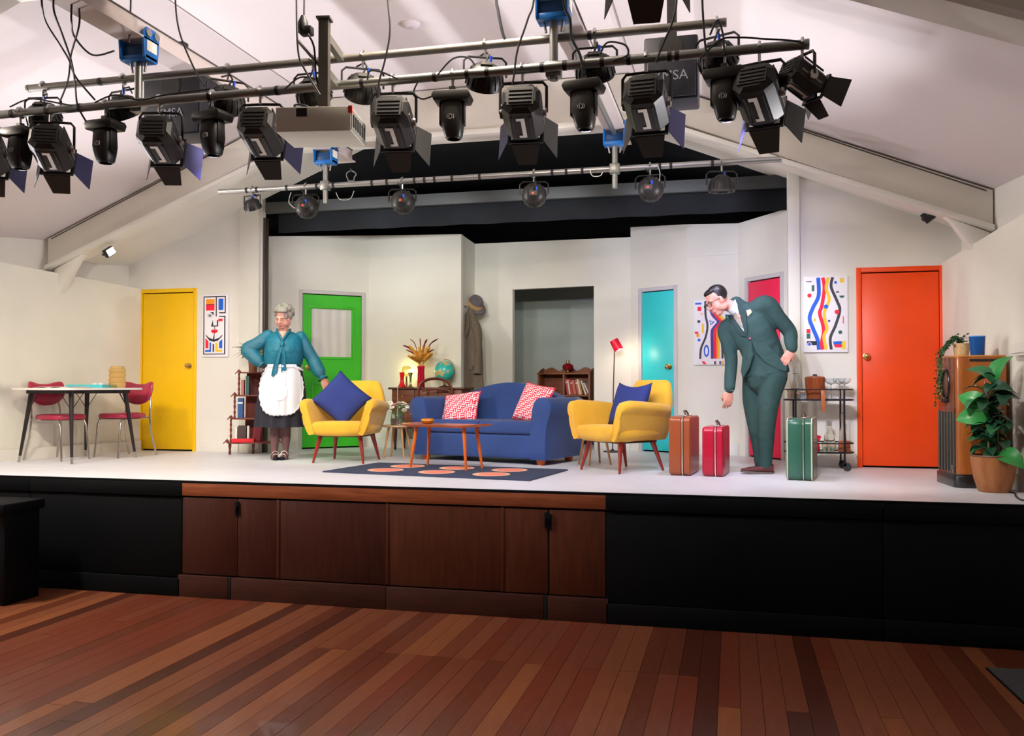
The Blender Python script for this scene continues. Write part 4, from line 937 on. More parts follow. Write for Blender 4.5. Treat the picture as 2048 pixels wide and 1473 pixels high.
for i, (c_, nm) in enumerate((('#b05048', 'brick red'), ('#c05a50', 'rose'), ('#a84840', 'rust'))):
    book('%s book standing upright on the middle alcove shelf' % nm, bkp(x, .03, .382), BKR, .024, .15, .20, c_, 'books on the middle alcove shelf'); x += .026
x = .16
for i, (c_, nm) in enumerate((('#4f5a3e', 'olive'), ('#8a7a5a', 'khaki'), ('#6a6a4e', 'moss'), ('#9a8a6a', 'sand'), ('#8a3a3a', 'wine'), ('#6a2a2c', 'oxblood'))):
    l_ = R((16, 15, 14, 12, 6, 4)[i])
    book('%s book leaning right on the middle alcove shelf' % nm, bkp(x - .03 + .002, .03, .382), 0, .024, .15, .19, c_, 'books on the middle alcove shelf').rotation_euler = (0, l_, BKR); x += .027
fern('small bushy green plant in a pink pot inside the bookcase', bkp(-.16, .09, .44), 26, .10, 6, .055, .21, '#d9b7aa', .55, '#4c5f3c')
oi = thing('oil_lamp', 'round ruby glass oil lamp base with brass collar on the bookcase', 'lamp', bkp(.03, .10, .95))
MB().lathe([(.035, 0), (.038, .008), (.022, .02), (.02, .03)], 18).obj('lamp_foot', m_knob, oi); MB().lathe([(.02, .03), (.06, .045), (.078, .078), (.07, .105), (.04, .125), (.02, .13)], 22).obj('glass_body', mat('ruby glass', '#8c1420', .08, coat=.6), oi); MB().lathe([(.022, .13), (.022, .165), (.016, .168), (0, .168)], 14).obj('collar', m_knob, oi)
# ================================================================== RED FLOOR LAMP
fl_b = pY(1226, 772, 10.55)
fla = thing('floor_lamp', 'slim floor lamp with a tilted red shade beside the alcove', 'lamp', (fl_b.x, 10.5, 0))
mk_ = mat('lamp black metal', '#2a2626', .4, .5)
MB().lathe([(.11, 0), (.11, .012), (.02, .02), (.008, .04)], 24).obj('lamp_base', mk_, fla)
MB().path([(0, 0, .02), (.01, 0, .7), (.025, 0, 1.20)], .006, 8).obj('pole', mk_, fla)
SM = T(.045, -.0, 1.265) @ RY(R(-28))
MB().lathe([(.0, .062), (.05, .062), (.053, .055), (.056, -.07), (.054, -.07), (.05, .05), (0, .056)], 24, M=SM).obj('lamp_shade', mat('red lamp shade', '#f0143c', .35, trans=.15), fla)
MB().ell((0, 0, -.03), .030, 12, 9, M=SM).obj('bulb', mat('bulb white', '#fff2dc', .3, emit=14), fla)
l = bpy.data.lights.new('lamp_light', 'POINT'); l.energy = 3.5; l.color = (1, .86, .66); l.shadow_soft_size = .03
lo = bpy.data.objects.new('lamp_light', l); COL.objects.link(lo); lo.parent = fla; lo.location = SM @ V((0, 0, -.085))
# ================================================================== BAR CART
CX, CY = .775, 8.80
def bar_cart():
    t_ = thing('bar_cart', 'black metal two tier bar cart with glass shelves', 'bar cart', (CX, CY, 0))
    mk = mat('cart black metal', '#26242b', .35, .4); mg = mat('shelf glass', '#e8eef0', .04, trans=.85, ior=1.2)
    W_, D = .305, .16
    def oval(z, r, nm, dz=0):
        pts = []
        for k in range(32):
            a = 2 * math.pi * k / 32; c_, s_ = math.cos(a), math.sin(a)
            pts.append((W_ * math.copysign(abs(c_) ** .55, c_), D * math.copysign(abs(s_) ** .55, s_), z))
        MB().path(pts, r, 6, loop=True, cap=False).obj(nm, mk, t_)
        return pts
    for z in (.745, .25): oval(z, .006, 'guard_rail')
    for z in (.65, .165):
        pts = oval(z, .008, 'shelf_rim'); MB().prism([(x * .985, y * .985, z_ - .003) for x, y, z_ in pts], (0, 0, .006)).obj('shelf', mg, t_)
    for x in (-.21, .215):
        for y in (-D + .004, D - .004):
            MB().tube((x, y, .07), (x, y, .75), .009, None, 10).obj('post', mk, t_)
            cs = MB().box((x - .012, y - .012, .045), (x + .012, y + .012, .075)).obj('caster', mk, t_)
            MB().lathe([(.0, -.012), (.036, -.012), (.038, -.008), (.038, .008), (.036, .012), (0, .012)], 20, M=T(x + (.02 if x > 0 else -.02), y, .038) @ RX(R(90))).obj('wheel', mat('wheel rubber', '#35353a', .6), cs)
bar_cart()
ZT, ZL = .654, .169
ib = thing('ice_bucket', 'teak ice bucket with a flat lid on the bar cart', 'ice bucket', (CX - .025, CY + .0, ZT))
mtk = wood('ice bucket teak', '#a0522a', '#83401f', 2, .35, 8, 10)
MB().lathe([(.075, 0), (.078, .004), (.093, .20), (.088, .20), (.072, .01), (0, .008)], 28).obj('bucket', mtk, ib)
lid = MB().lathe([(0, .2), (.09, .2), (.088, .208), (.02, .222), (0, .222)], 28).obj('lid', mtk, ib); MB().box((-.018, -.014, .22), (.018, .014, .234)).obj('lid_knob', mk_, lid)
tg = thing('bottle_opener', 'wooden handled opener hanging by its ring on the cart rail', 'opener', (CX + .03, CY - .175, .745))
MB().path([(.018 * math.cos(a), -.006, .012 + .02 * math.sin(a)) for a in [2 * math.pi * k / 14 for k in range(14)]], .004, 6, loop=True, cap=False).obj('ring', mat('copper ring', '#7a4a32', .3, .8), tg)
MB().box((-.018, -.014, -.20), (.018, .002, -.008)).obj('handle', wood('opener wood', '#b8683a', '#9a522c', 2, .4), tg, bevel=.003)
mgl = mat('drink glass', '#f2f6f8', .02, trans=1, ior=1.25)
def coupe(label, loc):
    t_ = thing('coupe_glass', label, 'glass', loc, 0, 'coupe glasses on the bar cart')
    MB().lathe([(0, 0), (.032, 0), (.032, .003), (.005, .008), (.004, .128), (.008, .138)], 20).obj('stem', mat('glass stem', '#b9bcc6', .05, trans=.7, ior=1.3), t_)
    MB().lathe([(.006, .136), (.03, .145), (.05, .162), (.058, .195), (.056, .195), (.047, .166), (.028, .149), (0, .142)], 24).obj('bowl', mgl, t_)
coupe('champagne coupe next to the teak ice bucket', (CX + .115, CY - .02, ZT))
coupe('middle champagne coupe behind the right cart post', (CX + .195, CY + .05, ZT))
coupe('champagne coupe at the right end of the bar cart', (CX + .232, CY - .03, ZT))
def tumbler(label, loc, h_=.09, r=.034, col='#e9e2d8'):
    t_ = thing('tumbler', label, 'glass', loc, 0, 'tumblers on the bar cart')
    MB().lathe([(0, 0), (r * .85, 0), (r, h_), (r - .003, h_), (r * .8, .008), (0, .008)], 18).obj('glass', mat('tumbler ' + col, col, .04, trans=.9, ior=1.25), t_)
    MB().lathe([(r * .96, h_ * .55), (r * 1.0, h_ * .6), (r * 1.01, h_ * .75), (r * .99, h_ * .8)], 18, cap=False).obj('band', mat('tumbler band', '#c9a890', .3), t_)
tumbler('left tumbler at the left end of the upper cart shelf', (CX - .245, CY - .03, ZT)); tumbler('second tumbler from the left on the upper cart shelf', (CX - .185, CY + .04, ZT))
tumbler('clear tumbler just left of the ice bucket', (CX - .14, CY - .06, ZT), .10, .028, '#dfe6f2')
tumbler('left patterned tumbler on the lower cart shelf', (CX + .055, CY - .04, ZL), .085, .03, '#d8e6d8'); tumbler('right patterned tumbler on the lower cart shelf', (CX + .125, CY - .03, ZL), .085, .03, '#d8e6d8')
def decanter(label, loc, h_=.26, r=.045, tall=False):
    t_ = thing('decanter', label, 'decanter', loc, 0, 'decanters on the bar cart')
    MB().lathe([(0, 0), (r, 0), (r * 1.05, .01), (r * .95, h_ * .45), (r * .4, h_ * .62), (r * .36, h_ * .78), (r * .55, h_ * .82), (r * .5, h_ * .82), (0, h_ * .8)], 20).obj('bottle', mat('decanter glass', '#efe9dc', .04, trans=.9, ior=1.3), t_)
    MB().lathe([(r * .3, h_ * .8), (r * .5, h_ * .86), (r * .45, h_ * .96), (0, h_)], 14).obj('stopper', mgl, t_)
decanter('cut glass decanter standing on the lower cart shelf', (CX + .105, CY + .06, ZL), .30, .05); decanter('slim glass decanter behind the brown box on the cart', (CX + .225, CY + .07, ZL), .36, .034)
decanter('tall pale bottle at the back of the upper cart shelf', (CX - .20, CY + .10, ZT), .30, .035)
bx2 = thing('wooden_box', 'small orange brown wooden box on the lower cart shelf', 'box', (CX + .225, CY - .04, ZL))
MB().box((-.05, -.035, 0), (.05, .035, .085)).obj('box_body', mtk, bx2, bevel=.003); MB().box((-.052, -.037, .086), (.052, .037, .10)).obj('box_lid', mtk, bx2, bevel=.003)
rd = thing('rose_vase', 'red flower in a narrow red vase on the lower cart shelf', 'flower', (CX - .01, CY - .04, ZL))
MB().lathe([(.022, 0), (.024, .004), (.018, .06), (.02, .075), (.016, .075), (0, .01)], 14).obj('vase', mat('red vase glass', '#c01038', .15), rd)
g = MB()
rr = random.Random(4)
for k in range(14): a = rr.uniform(0, 6.28); q = rr.uniform(.0, .026); g.ell((q * math.cos(a), q * math.sin(a), .115 + rr.uniform(-.02, .03)), (.016, .016, .011), 8, 6)
g.obj('blossom', mat('red flower', '#d81038', .6), rd)['kind'] = 'stuff'; MB().path([(0, 0, .02), (.0, 0, .1), (-.012, 0, .165)], .003, 5).obj('stem', mat('stem green', '#4f8a55', .6), rd)
# ================================================================== SUITCASES
def suitcase(name_label, loc, rz, w_, d, h_, body, trim, group='vintage suitcases', edge=None, r=.05):
    """narrow side (w_) faces -y, broad side (d x h_) faces +x"""
    t_ = thing('suitcase', name_label, 'suitcase', loc, rz, group)
    m = mat('leather ' + body, body, .32, var=.08, scale=5, bump=.05, bscale=60, coat=.25); mtm = mat('case trim ' + trim, trim, .25, .9)
    def shell(x0, x1, ins):
        rings = []
        for x, k in ((x0, ins), (x0 + (x1 - x0) * .14, 0), (x0 + (x1 - x0) * .86, 0), (x1, ins)):
            pts = []
            for cy, cz, a0 in ((d - r, h_ - r, 0), (r, h_ - r, 90), (r, r, 180), (d - r, r, 270)):
                for j in range(6):
                    a = R(a0 + 18 * j); pts.append((x, cy + (r - k) * math.cos(a), cz + (r - k) * math.sin(a)))
            rings.append(pts)
        return rings
    xs = w_ * .14
    MB().loft(shell(-w_ / 2, xs - .004, .012)).obj('shell_half', m, t_, smooth=35); MB().loft(shell(xs + .004, w_ / 2, .012)).obj('shell_half', m, t_, smooth=35)
    ring = []
    for cy, cz, a0 in ((d - r, h_ - r, 0), (r, h_ - r, 90), (r, r, 180), (d - r, r, 270)):
        for j in range(6): a = R(a0 + 18 * j); ring.append((xs, cy + (r + .0015) * math.cos(a), cz + (r + .0015) * math.sin(a)))
    MB().path(ring, .0065, 8, loop=True, cap=False).obj('closing_band', mtm, t_)
    if edge:
        for x in (-w_ / 2 + .012, w_ / 2 - .012):
            MB().path([(x, p[1], p[2]) for p in ring], .006, 6, loop=True, cap=False).obj('edge_binding', mat('case edge ' + edge, edge, .5), t_)
    for y in (d * .25, d * .75):
        MB().box((xs - .022, y - .02, h_ - .002), (xs + .02, y + .02, h_ + .01)).obj('latch', mtm, t_, bevel=.002)
    hd = MB().path([(xs, d * .36, h_ + .004), (xs - .01, d * .37, h_ + .03), (xs - .02, d * .42, h_ + .045), (xs - .02, d * .58, h_ + .045), (xs - .01, d * .63, h_ + .03), (xs, d * .64, h_ + .004)], .008, 8).obj('handle', mat('case handle', '#5b4a42', .4), t_)
    for x in (-w_ * .36, w_ * .36):
        for y in (.06, d - .06): MB().lathe([(.012, -.0), (.012, .008)], 10, (x, y, -.002)).obj('foot', mtm, t_)
    return t_
suitcase('tan leather suitcase standing beside the red one', (-.45, 7.86, 0.002), R(-7), .185, .50, .51, '#a0522d', '#d9cfc6', r=.045)
suitcase('crimson suitcase standing beside the tan one', (-.17, 7.83, 0.002), R(-7), .175, .46, .425, '#b01232', '#e0d0d4', r=.045)
suitcase('dark green suitcase standing before the bar cart', (.53, 7.68, 0.002), R(-9), .215, .45, .505, '#2f6152', '#b9b4a6', edge='#c9bfa8', r=.05)
# ================================================================== WIRELESS CABINET AND PLANTS
def cabinet():
    # front (with grille) faces -x (towards the middle of the stage)
    t_ = thing('radio_cabinet', 'tall walnut radio cabinet with a black grille and oval dial', 'radio cabinet', (1.81, 7.67, 0), R(5))
    m = wood('walnut side', '#a8602a', '#8a4a1e', 2, .3, 3, 6, coat=.3); mr = wood('walnut front', '#7a3f26', '#62301c', 2, .3, 4, 6, coat=.3); mk = mat('cabinet black', '#1c1b1c', .3, coat=.3); ml = wood('walnut edge', '#d08a3e', '#b87430', 2, .3, 3, 6, coat=.3)
    X0, X1, Y0, Y1, Z1 = -.16, .19, -.21, .27, 1.0
    def outline(k, z):
        # plan outline with rounded front corners
        pts = []
        r_ = .05
        for cx, cy, a0 in ((X0 + r_, Y0 + r_, 180), (X0 + r_, Y1 - r_, 90)):
            seq = [R(a0 + 15 * j) for j in range(7)]
            if a0 == 180: pts += [(cx + (r_ + k) * math.cos(a), cy + (r_ + k) * math.sin(a), z) for a in seq]
        pts += [(X1 + k * .3, Y0 - k, z), (X1 + k * .3, Y1 + k, z)]
        pts += [(X0 + r_ + (r_ + k) * math.cos(R(90 + 15 * j)), Y1 - r_ + (r_ + k) * math.sin(R(90 + 15 * j)), z) for j in range(7)]
        return pts
    MB().prism(outline(0, .10), (0, 0, Z1 - .10)).obj('cabinet_body', m, t_, smooth=30)
    MB().prism(outline(.022, 0), (0, 0, .09)).obj('plinth', mk, t_, smooth=30, bevel=.004); MB().prism(outline(.01, .09), (0, 0, .012)).obj('plinth_step', mk, t_, smooth=30)
    MB().prism(outline(.004, Z1), (0, 0, .014)).obj('top_board', ml, t_, smooth=30, bevel=.003); MB().prism(outline(-.002, Z1 - .028), (0, 0, .02)).obj('top_inlay', mk, t_) if False else None
    MB().box((X0 + .09, Y0 - .003, Z1 - .035), (X1 - .02, Y0 + .001, Z1 - .015)).obj('top_inlay', mk, t_)
    MB().box((X0 - .006, Y0 + .05, .60), (X0 + .002, Y1 - .05, Z1 - .004)).obj('front_panel', mr, t_, bevel=.003)
    MB().box((X0 - .012, Y0 + .045, .575), (X0 + .002, Y1 - .045, .61)).obj('front_rail', mr, t_, bevel=.004)
    MB().box((X0 - .002, Y0 + .05, .11), (X0 + .002, Y1 - .05, .58)).obj('grille_cloth', mat('grille cloth', '#15130f', .95), t_)
    for k in range(6):
        y = Y0 + .065 + k * .07
        MB().box((X0 - .016, y - .011, .11), (X0, y + .011, .58)).obj('grille_bar', mat('grille grey', '#4c4a46', .4), t_, bevel=.006)
    MB().path([(X0 - .012, .03 + .085 * math.cos(a), .79 + .115 * math.sin(a)) for a in [2 * math.pi * k / 32 for k in range(32)]], .010, 8, loop=True, cap=False).obj('dial_ring', mk, t_)
    g = MB(); g.prism([(X0 - .008, .03 + .08 * math.cos(a), .79 + .11 * math.sin(a)) for a in [2 * math.pi * k / 28 for k in range(28)]], (.004, 0, 0)); g.obj('dial_face', mr, t_)
    for y, z in ((-.02, .665), (.03, .66), (.08, .665)): MB().lathe([(.018, 0), (.016, .022), (0, .024)], 14, M=T(X0 - .006, y, z) @ RY(R(-90))).obj('tuning_knob', mk, t_)
    MB().prism([(X0 - .02, Y0 + .06, .105), (X0 - .02, Y0 + .09, .165), (X0 - .02, Y0 + .10, .165), (X0 - .02, Y0 + .075, .105)], (.01, 0, 0)).obj('loose_strut', mat('strut grey', '#807c76', .4, .5), t_)
cabinet()
def cab(x, y, z): return V((1.81, 7.67, 0)) + Mx.Rotation(R(5), 3, 'Z') @ V((x, y, z))
def ivy():
    r = random.Random(11); t_ = thing('trailing_ivy', 'trailing ivy in a small straw pot hanging down the radio cabinet', 'plant', cab(-.05, .03, 1.014))
    MB().lathe([(0, 0), (.05, 0), (.06, .05), (.055, .10), (.05, .10), (.045, .08), (0, .08)], 18).obj('pot', mat('straw pot', '#c9a878', .8, var=.2, scale=40, bump=.3), t_)
    mg = mat('ivy leaf', '#2f5a34', .55, var=.25, scale=20); mg2 = mat('ivy leaf dry', '#7a6a20', .6)
    lf = MB().add([(0, 0, 0), (.012, .011, .002), (.026, 0, -.002), (.012, -.011, .002)], [(0, 1, 2, 3)])
    me = lf.mesh('leaf', mg, smooth=0); me2 = lf.mesh('leaf', mg2, smooth=0)
    for k in range(9):
        a = math.pi + r.uniform(-.9, .7) if k < 6 else r.uniform(0, 6.28); long_ = k < 6
        L_ = r.uniform(.2, .42) if long_ else .10
        pts = [(0, 0, .08), (.05 * math.cos(a), .05 * math.sin(a), .13 + r.uniform(0, .03)), (.11 * math.cos(a), .10 * math.sin(a), .10)]
        if long_: 
            ex, ey = -.145 - r.random() * .02, .13 * math.sin(a) + r.uniform(-.05, .05)
            pts += [(ex, ey, .02), (ex - .01, ey + r.uniform(-.02, .02), -L_ * .5), (ex - .015, ey + r.uniform(-.03, .03), -L_)]
        pts = spline(pts, 7)
        v_ = MB().path(pts, .0022, 5).obj('vine', mg, t_)
        for i, p in enumerate(pts):
            if i < 4 or i % 2 and not long_: continue
            for q in range(2):
                o = bpy.data.objects.new('leaf', me2 if (p[2] < -.22 and r.random() < .6) else me); COL.objects.link(o); o.parent = v_; o.location = p
                o.rotation_euler = (r.uniform(-.6, .6), r.uniform(-.2, 1.2), r.uniform(0, 6.28))
    for k in range(26):
        o = bpy.data.objects.new('leaf', me); COL.objects.link(o); o.parent = t_; a = r.uniform(0, 6.28); q = .05 * math.sqrt(r.random())
        o.location = (q * math.cos(a), q * math.sin(a), .10 + r.uniform(0, .07)); o.rotation_euler = (r.uniform(-.6, .6), r.uniform(-.9, .3), a); o.scale = (1.2, 1.2, 1.2)
ivy()
bg = thing('blue_glass_pot', 'cobalt blue glass pot on top of the radio cabinet', 'pot', cab(.02, -.11, 1.014))
MB().lathe([(0, 0), (.047, 0), (.05, .004), (.058, .148), (.054, .148), (.046, .01), (0, .008)], 26).obj('glass', mat('cobalt glass', '#2f6fc0', .08, trans=.55, ior=1.3), bg)
MB().lathe([(.0575, .143), (.0595, .147), (.0575, .151)], 26, cap=False).obj('rim', mat('cobalt rim', '#5a92d8', .1), bg)
def rubber_plant():
    r = random.Random(21); P = pz(1988, 984)
    t_ = thing('rubber_plant', 'rubber plant with broad dark green leaves in a wooden pot', 'plant', (P.x, P.y, 0))
    mp_ = wood('pot wood', '#b5774a', '#94582f', 2, .45, 4, 4)
    MB().lathe([(.0, 0), (.10, 0), (.108, .006), (.135, .10), (.150, .20), (.156, .265), (.150, .272), (.142, .265), (.138, .24), (0, .235)], 36).obj('pot', mp_, t_)
    MB().lathe([(0, .24), (.14, .24)], 30).obj('soil', mat('soil', '#2a1e16', .95), t_); MB().lathe([(.1555, .258), (.158, .264), (.1545, .272)], 36, cap=False).obj('pot_rim', mat('pot rim', '#5f4230', .5), t_)
    md = mat('rubber leaf dark', '#1f4630', .3, var=.2, scale=6, coat=.3); ml = mat('rubber leaf light', '#348a44', .35, var=.12, scale=6, coat=.2); mm = mat('rubber leaf mid', '#2f6a42', .3, var=.15, scale=6, coat=.3)
    def leaf_mesh(L_, W_, m):
        g = MB()
        def f(u, v):
            a = 2 * u - 1; w_ = W_ * (math.sin(math.pi * min(1, v * .97 + .03)) ** .75) * (1 - .18 * v)
            return V((v * L_, a * w_, .28 * abs(a) * w_ + .05 * math.sin(v * 2.6) - .04 * v * v))
        g.grid(f, 7, 11); return g.mesh('leaf', m, smooth=60, solid=.002)
    meshes = [leaf_mesh(.17, .055, md), leaf_mesh(.20, .06, mm), leaf_mesh(.20, .07, ml), leaf_mesh(.15, .05, md)]
    tops = [(-.03, .02, .55), (.03, -.02, .80), (.0, .04, .62), (-.05, -.03, .70), (.05, .03, .50)]
    stems = []
    for i, tp in enumerate(tops):
        pts = spline([(tp[0] * .7, tp[1] * .7, .235), (tp[0] * .9, tp[1], .235 + (tp[2] - .235) * .5), tp], 5)
        stems.append((MB().path(pts, [.008 - .004 * j / len(pts) for j in range(len(pts))], 7).obj('stem', mat('plant stem', '#6a5a44', .6), t_), pts))
        if i in (1, 2, 3): MB().path([(tp[0], tp[1], tp[2] - .02), (tp[0] - .006, tp[1], tp[2] + .05), (tp[0] - .014, tp[1], tp[2] + .15)], [.008, .010, .001], 7).obj('bud_sheath', mat('pink bud', '#d8606a', .4), t_)
    for i, (so, pts) in enumerate(stems):
        n = len(pts)
        for k in range(2, n):
            for q in range(1 if k < n - 3 else 2):
                a = k * 2.4 + i * 1.3 + q * 3.1 + r.uniform(-.3, .3); m_ = meshes[r.choice([0, 0, 1, 3])]
                a = math.pi - a if P.x + pts[k][0] + .2 * math.cos(a) > 2.04 else a
                o = bpy.data.objects.new('leaf', m_); COL.objects.link(o); o.parent = t_; o.location = pts[k]
                o.rotation_euler = (r.uniform(-.3, .3), r.uniform(-.45, .5), a)
    az = azim(1988)
    for (dx, dz, ang, tilt, roll, me) in ((.02, .80, 20, -62, 20, 2), (.02, .78, 178, -35, -35, 1), (-.03, .60, 172, -28, -65, 2), (-.02, .56, 190, 8, -70, 2), (.0, .66, 0, -12, 40, 3), (.02, .28, -38, 20, 40, 2), (-.03, .74, -30, -8, 50, 3)):
        o = bpy.data.objects.new('leaf', meshes[me]); COL.objects.link(o); o.parent = t_
        c_, s_ = math.cos(az), math.sin(az); o.location = (dx * c_ + .04 * s_, dx * s_ - .04 * c_, dz); o.rotation_euler = (R(roll), R(tilt), R(ang) + az); o.scale = (1.15, 1.15, 1.15)
rubber_plant()
P0 = pz(2022, 988)
pts = [P0 + V((-.05, .06, .006)), P0 + V((.02, .0, .006)), pz(2032, 995) + V((0, 0, .006)), pz(2046, 1003) + V((0, 0, .006)), pz(2075, 1004) + V((0, 0, .006))]
cb = MB().path(spline([tuple(p) for p in pts], 6), .006, 6).obj('power_cable', mat('cable black', '#1b1a1c', .5)); tag(cb, 'thin black cable on the stage beside the wooden plant pot', 'cable')
# dark things at the edges of the hall floor
p = pY(8, 1080, 6.3)
bl = thing('bench', 'black bench at the left edge of the hall before the stage', 'bench', (-5.95, 6.05, HF), 0)
MB().box((-.55, -.22, .72), (.42, .22, .80)).obj('bench_top', m_black, bl, bevel=.01); 
for x in (-.5, .34): MB().box((x, -.18, 0), (x + .06, .18, .72)).obj('bench_end', m_black, bl, bevel=.004)
MB().box((-.45, .10, .1), (.35, .14, .7)).obj('bench_back', m_black, bl)
p = pz(2030, 1360, HF)
mt_ = thing('floor_mat', 'dark grey mat on the boards at the right edge of the hall', 'mat', (p.x + .42, p.y - .25, HF), R(3))
MB().box((-.5, -.45, 0), (.5, .45, .012)).obj('mat_pile', mat('mat grey', '#3a3c40', .9, bump=.2, bscale=200), mt_, bevel=.004)
MB().box((-.51, -.46, 0), (.51, .46, .006)).obj('mat_edge', m_black, mt_)
# ================================================================== LIGHTING RIG
m_alu = mat('aluminium', '#a9aaa6', .35, .9); m_pipe = mat('galvanised pipe', '#8b8c88', .4, .85); m_pipe2 = mat('dull pipe', '#7d7a73', .5, .7)
m_tape = mat('black tape', '#121212', .6); m_trol = mat('blue trolley paint', '#1668b4', .35); m_lan = mat('lantern black', '#262523', .42, .2); m_lan2 = mat('lantern grey', '#3c3b37', .4, .4)
m_lens = mat('lantern lens', '#fff1d8', .1, emit=3); m_cab = mat('cable black', '#1b1a1c', .5); m_white_p = mat('sticker white', '#e8e4da', .6)
m_door_blue_lit = mat('barn door blue reflection', '#1d1a40', .6); m_door = mat('barn door grey', '#35342f', .55, .3)  # indigo puts blue stage light reflected by the doors into their colour
YF, YG, YH = 4.98, 5.10, 7.80
zF = pY(1290, 117, YF).z; zG = pY(900, 97, YG).z; zH = pY(1024, 350, YH).z
def bar(name, label, xa, xb, Y, z, r, m, tapes, cat='pipe'):
    t_ = thing(name, label, cat, (xa, Y, z))
    MB().tube((0, 0, 0), (xb - xa, 0, 0), r, None, 14).obj('tube', m, t_)
    for x in (0, xb - xa): MB().lathe([(r * .7, -.004), (r * 1.06, -.004), (r * 1.06, .012), (r * .7, .012)], 14, M=T(x, 0, 0) @ RY(R(90))).obj('end_collar', m, t_)
    for x in tapes: MB().tube((x - xa - .012, 0, 0), (x - xa + .012, 0, 0), r + .002, None, 14).obj('tape', m_tape, t_)
    return t_
X = lambda px, Y: pY(px, 300, Y).x
bar('lighting_bar', 'front lighting bar carrying the big lanterns across the hall', X(-40, YF), X(1615, YF), YF, zF, .027, m_pipe, [X(p, YF) for p in (25, 95, 160, 420, 555, 725, 870, 935, 975, 1085, 1130, 1205, 1258, 1340, 1355)])
bar('lighting_bar', 'upper dull grey bar with round lights behind the front bar', X(55, YG), X(1450, YG), YG, zG, .024, m_pipe2, [X(200, YG), X(1180, YG)])
bar('lighting_bar', 'far lighting bar just before the stage opening', X(440, YH), X(1560, YH), YH, zH, .026, m_alu, [X(p, YH) for p in (495, 515, 575, 635, 668, 745, 775, 830, 850, 870, 905, 960, 1105, 1133, 1165, 1320, 1342, 1425)])
# rails under the trusses
RXL, RXR, ZRL = X(268, 5.0), X(1105, 5.0), 3.03
for nm, x in (('pale ceiling rail over the left side of the hall', RXL), ('pale ceiling rail over the right side of the hall', RXR)):
    t_ = thing('ceiling_rail', nm, 'rail', (x, 2.4, ZRL), 0, 'ceiling rails')
    L_ = 8.28 - 2.4
    MB().box((-.06, 0, 0), (.06, L_, .12)).obj('channel', mat('rail white', '#cfc4c0', .45), t_, bevel=.004)
    MB().box((-.095, 0, -.008), (.095, L_, .004)).obj('bottom_flange', mat('rail white', '#cfc4c0', .45), t_); MB().box((-.066, 0, .112), (.066, L_, .122)).obj('top_flange', mat('rail shade', '#4a4644', .7), t_)
    for y in (4.55 - 2.4, 8.28 - 2.4 - .05): MB().box((-.03, y - .03, .13), (.03, y + .03, .18)).obj('hanger', m_alu, t_)
    MB().tube((.0, L_ - 3.1, -.035), (0, L_, -.035), .022, None, 12).obj('slide_tube', m_alu, t_) if x > -2 else None
def trolley(label, x, Y, zb, drop):
    t_ = thing('rail_trolley', label, 'trolley', (x, Y, ZRL), 0, 'blue rail trolleys')
    for s_ in (-1, 1):
        MB().prism([(s_ * .095, -.07, -.13), (s_ * .095, .07, -.13), (s_ * .095, .085, .03), (s_ * .095, .05, .075), (s_ * .095, -.05, .075), (s_ * .095, -.085, .03)], (-s_ * .014, 0, 0)).obj('side_plate', m_trol, t_, bevel=.004)
        for y in (-.04, .04): MB().lathe([(0, 0), (.024, 0), (.026, .006), (.026, .014), (0, .014)], 14, M=T(s_ * .095, y, .035) @ RY(R(90 * s_))).obj('roller', m_steel, t_)
        MB().tube((s_ * .06, 0, -.12), (s_ * .045, .0, -.20), .008, None, 8).obj('bolt', m_steel, t_)
    MB().box((-.095, -.06, -.14), (.095, .06, -.105)).obj('bottom_plate', m_trol, t_, bevel=.004); MB().box((-.08, -.045, -.105), (.08, .045, -.03)).obj('gear_block', mat('trolley dark blue', '#114a80', .4), t_, bevel=.004); MB().box((.0955, -.05, -.08), (.099, .05, -.01)).obj('rating_plate', m_white_p, t_)
    st_ = MB().tube((0, 0, -.13), (0, 0, drop - ZRL), .025, None, 12).obj('stem', m_pipe, t_)
    MB().cbox((0, 0, zb - ZRL), (.09, .07, .09)).obj('swivel_coupler', m_pipe, t_, bevel=.01)
    return t_
trolley('blue trolley on the left rail above the front bar', RXL, 5.04, zF, zF - .04); trolley('blue trolley on the right rail above the front bar', RXR, 5.04, zF, zF - .06)
trolley('blue trolley at the far end of the left rail', RXL, 7.80, zH, zH - .17); trolley('blue trolley at the far end of the right rail', RXR, 7.80, zH, zH - .17)
def clampon(t_, r=.026):
    MB().path([(0, -r - .008, .0), (0, -r * .8, r), (0, 0, r + .010), (0, r * .8, r), (0, r + .008, 0), (0, r * .8, -r), (0, .0, -r - .008)], .009, 6).obj('hook_clamp', m_steel, t_)
    MB().tube((0, 0, -r - .005), (0, 0, -.075), .008, None, 8).obj('spigot', m_steel, t_)
def spot(parent, loc, rotm, watts, col, size=50, blend=.6, soft=.06, name='lantern_light'):
    l = bpy.data.lights.new(name, 'SPOT'); l.energy = watts * POW; l.color = col; l.spot_size = R(size); l.spot_blend = blend; l.shadow_soft_size = soft
    o = bpy.data.objects.new(name, l); COL.objects.link(o); o.parent = parent; o.location = loc; o.rotation_euler = rotm.to_euler()
    return o
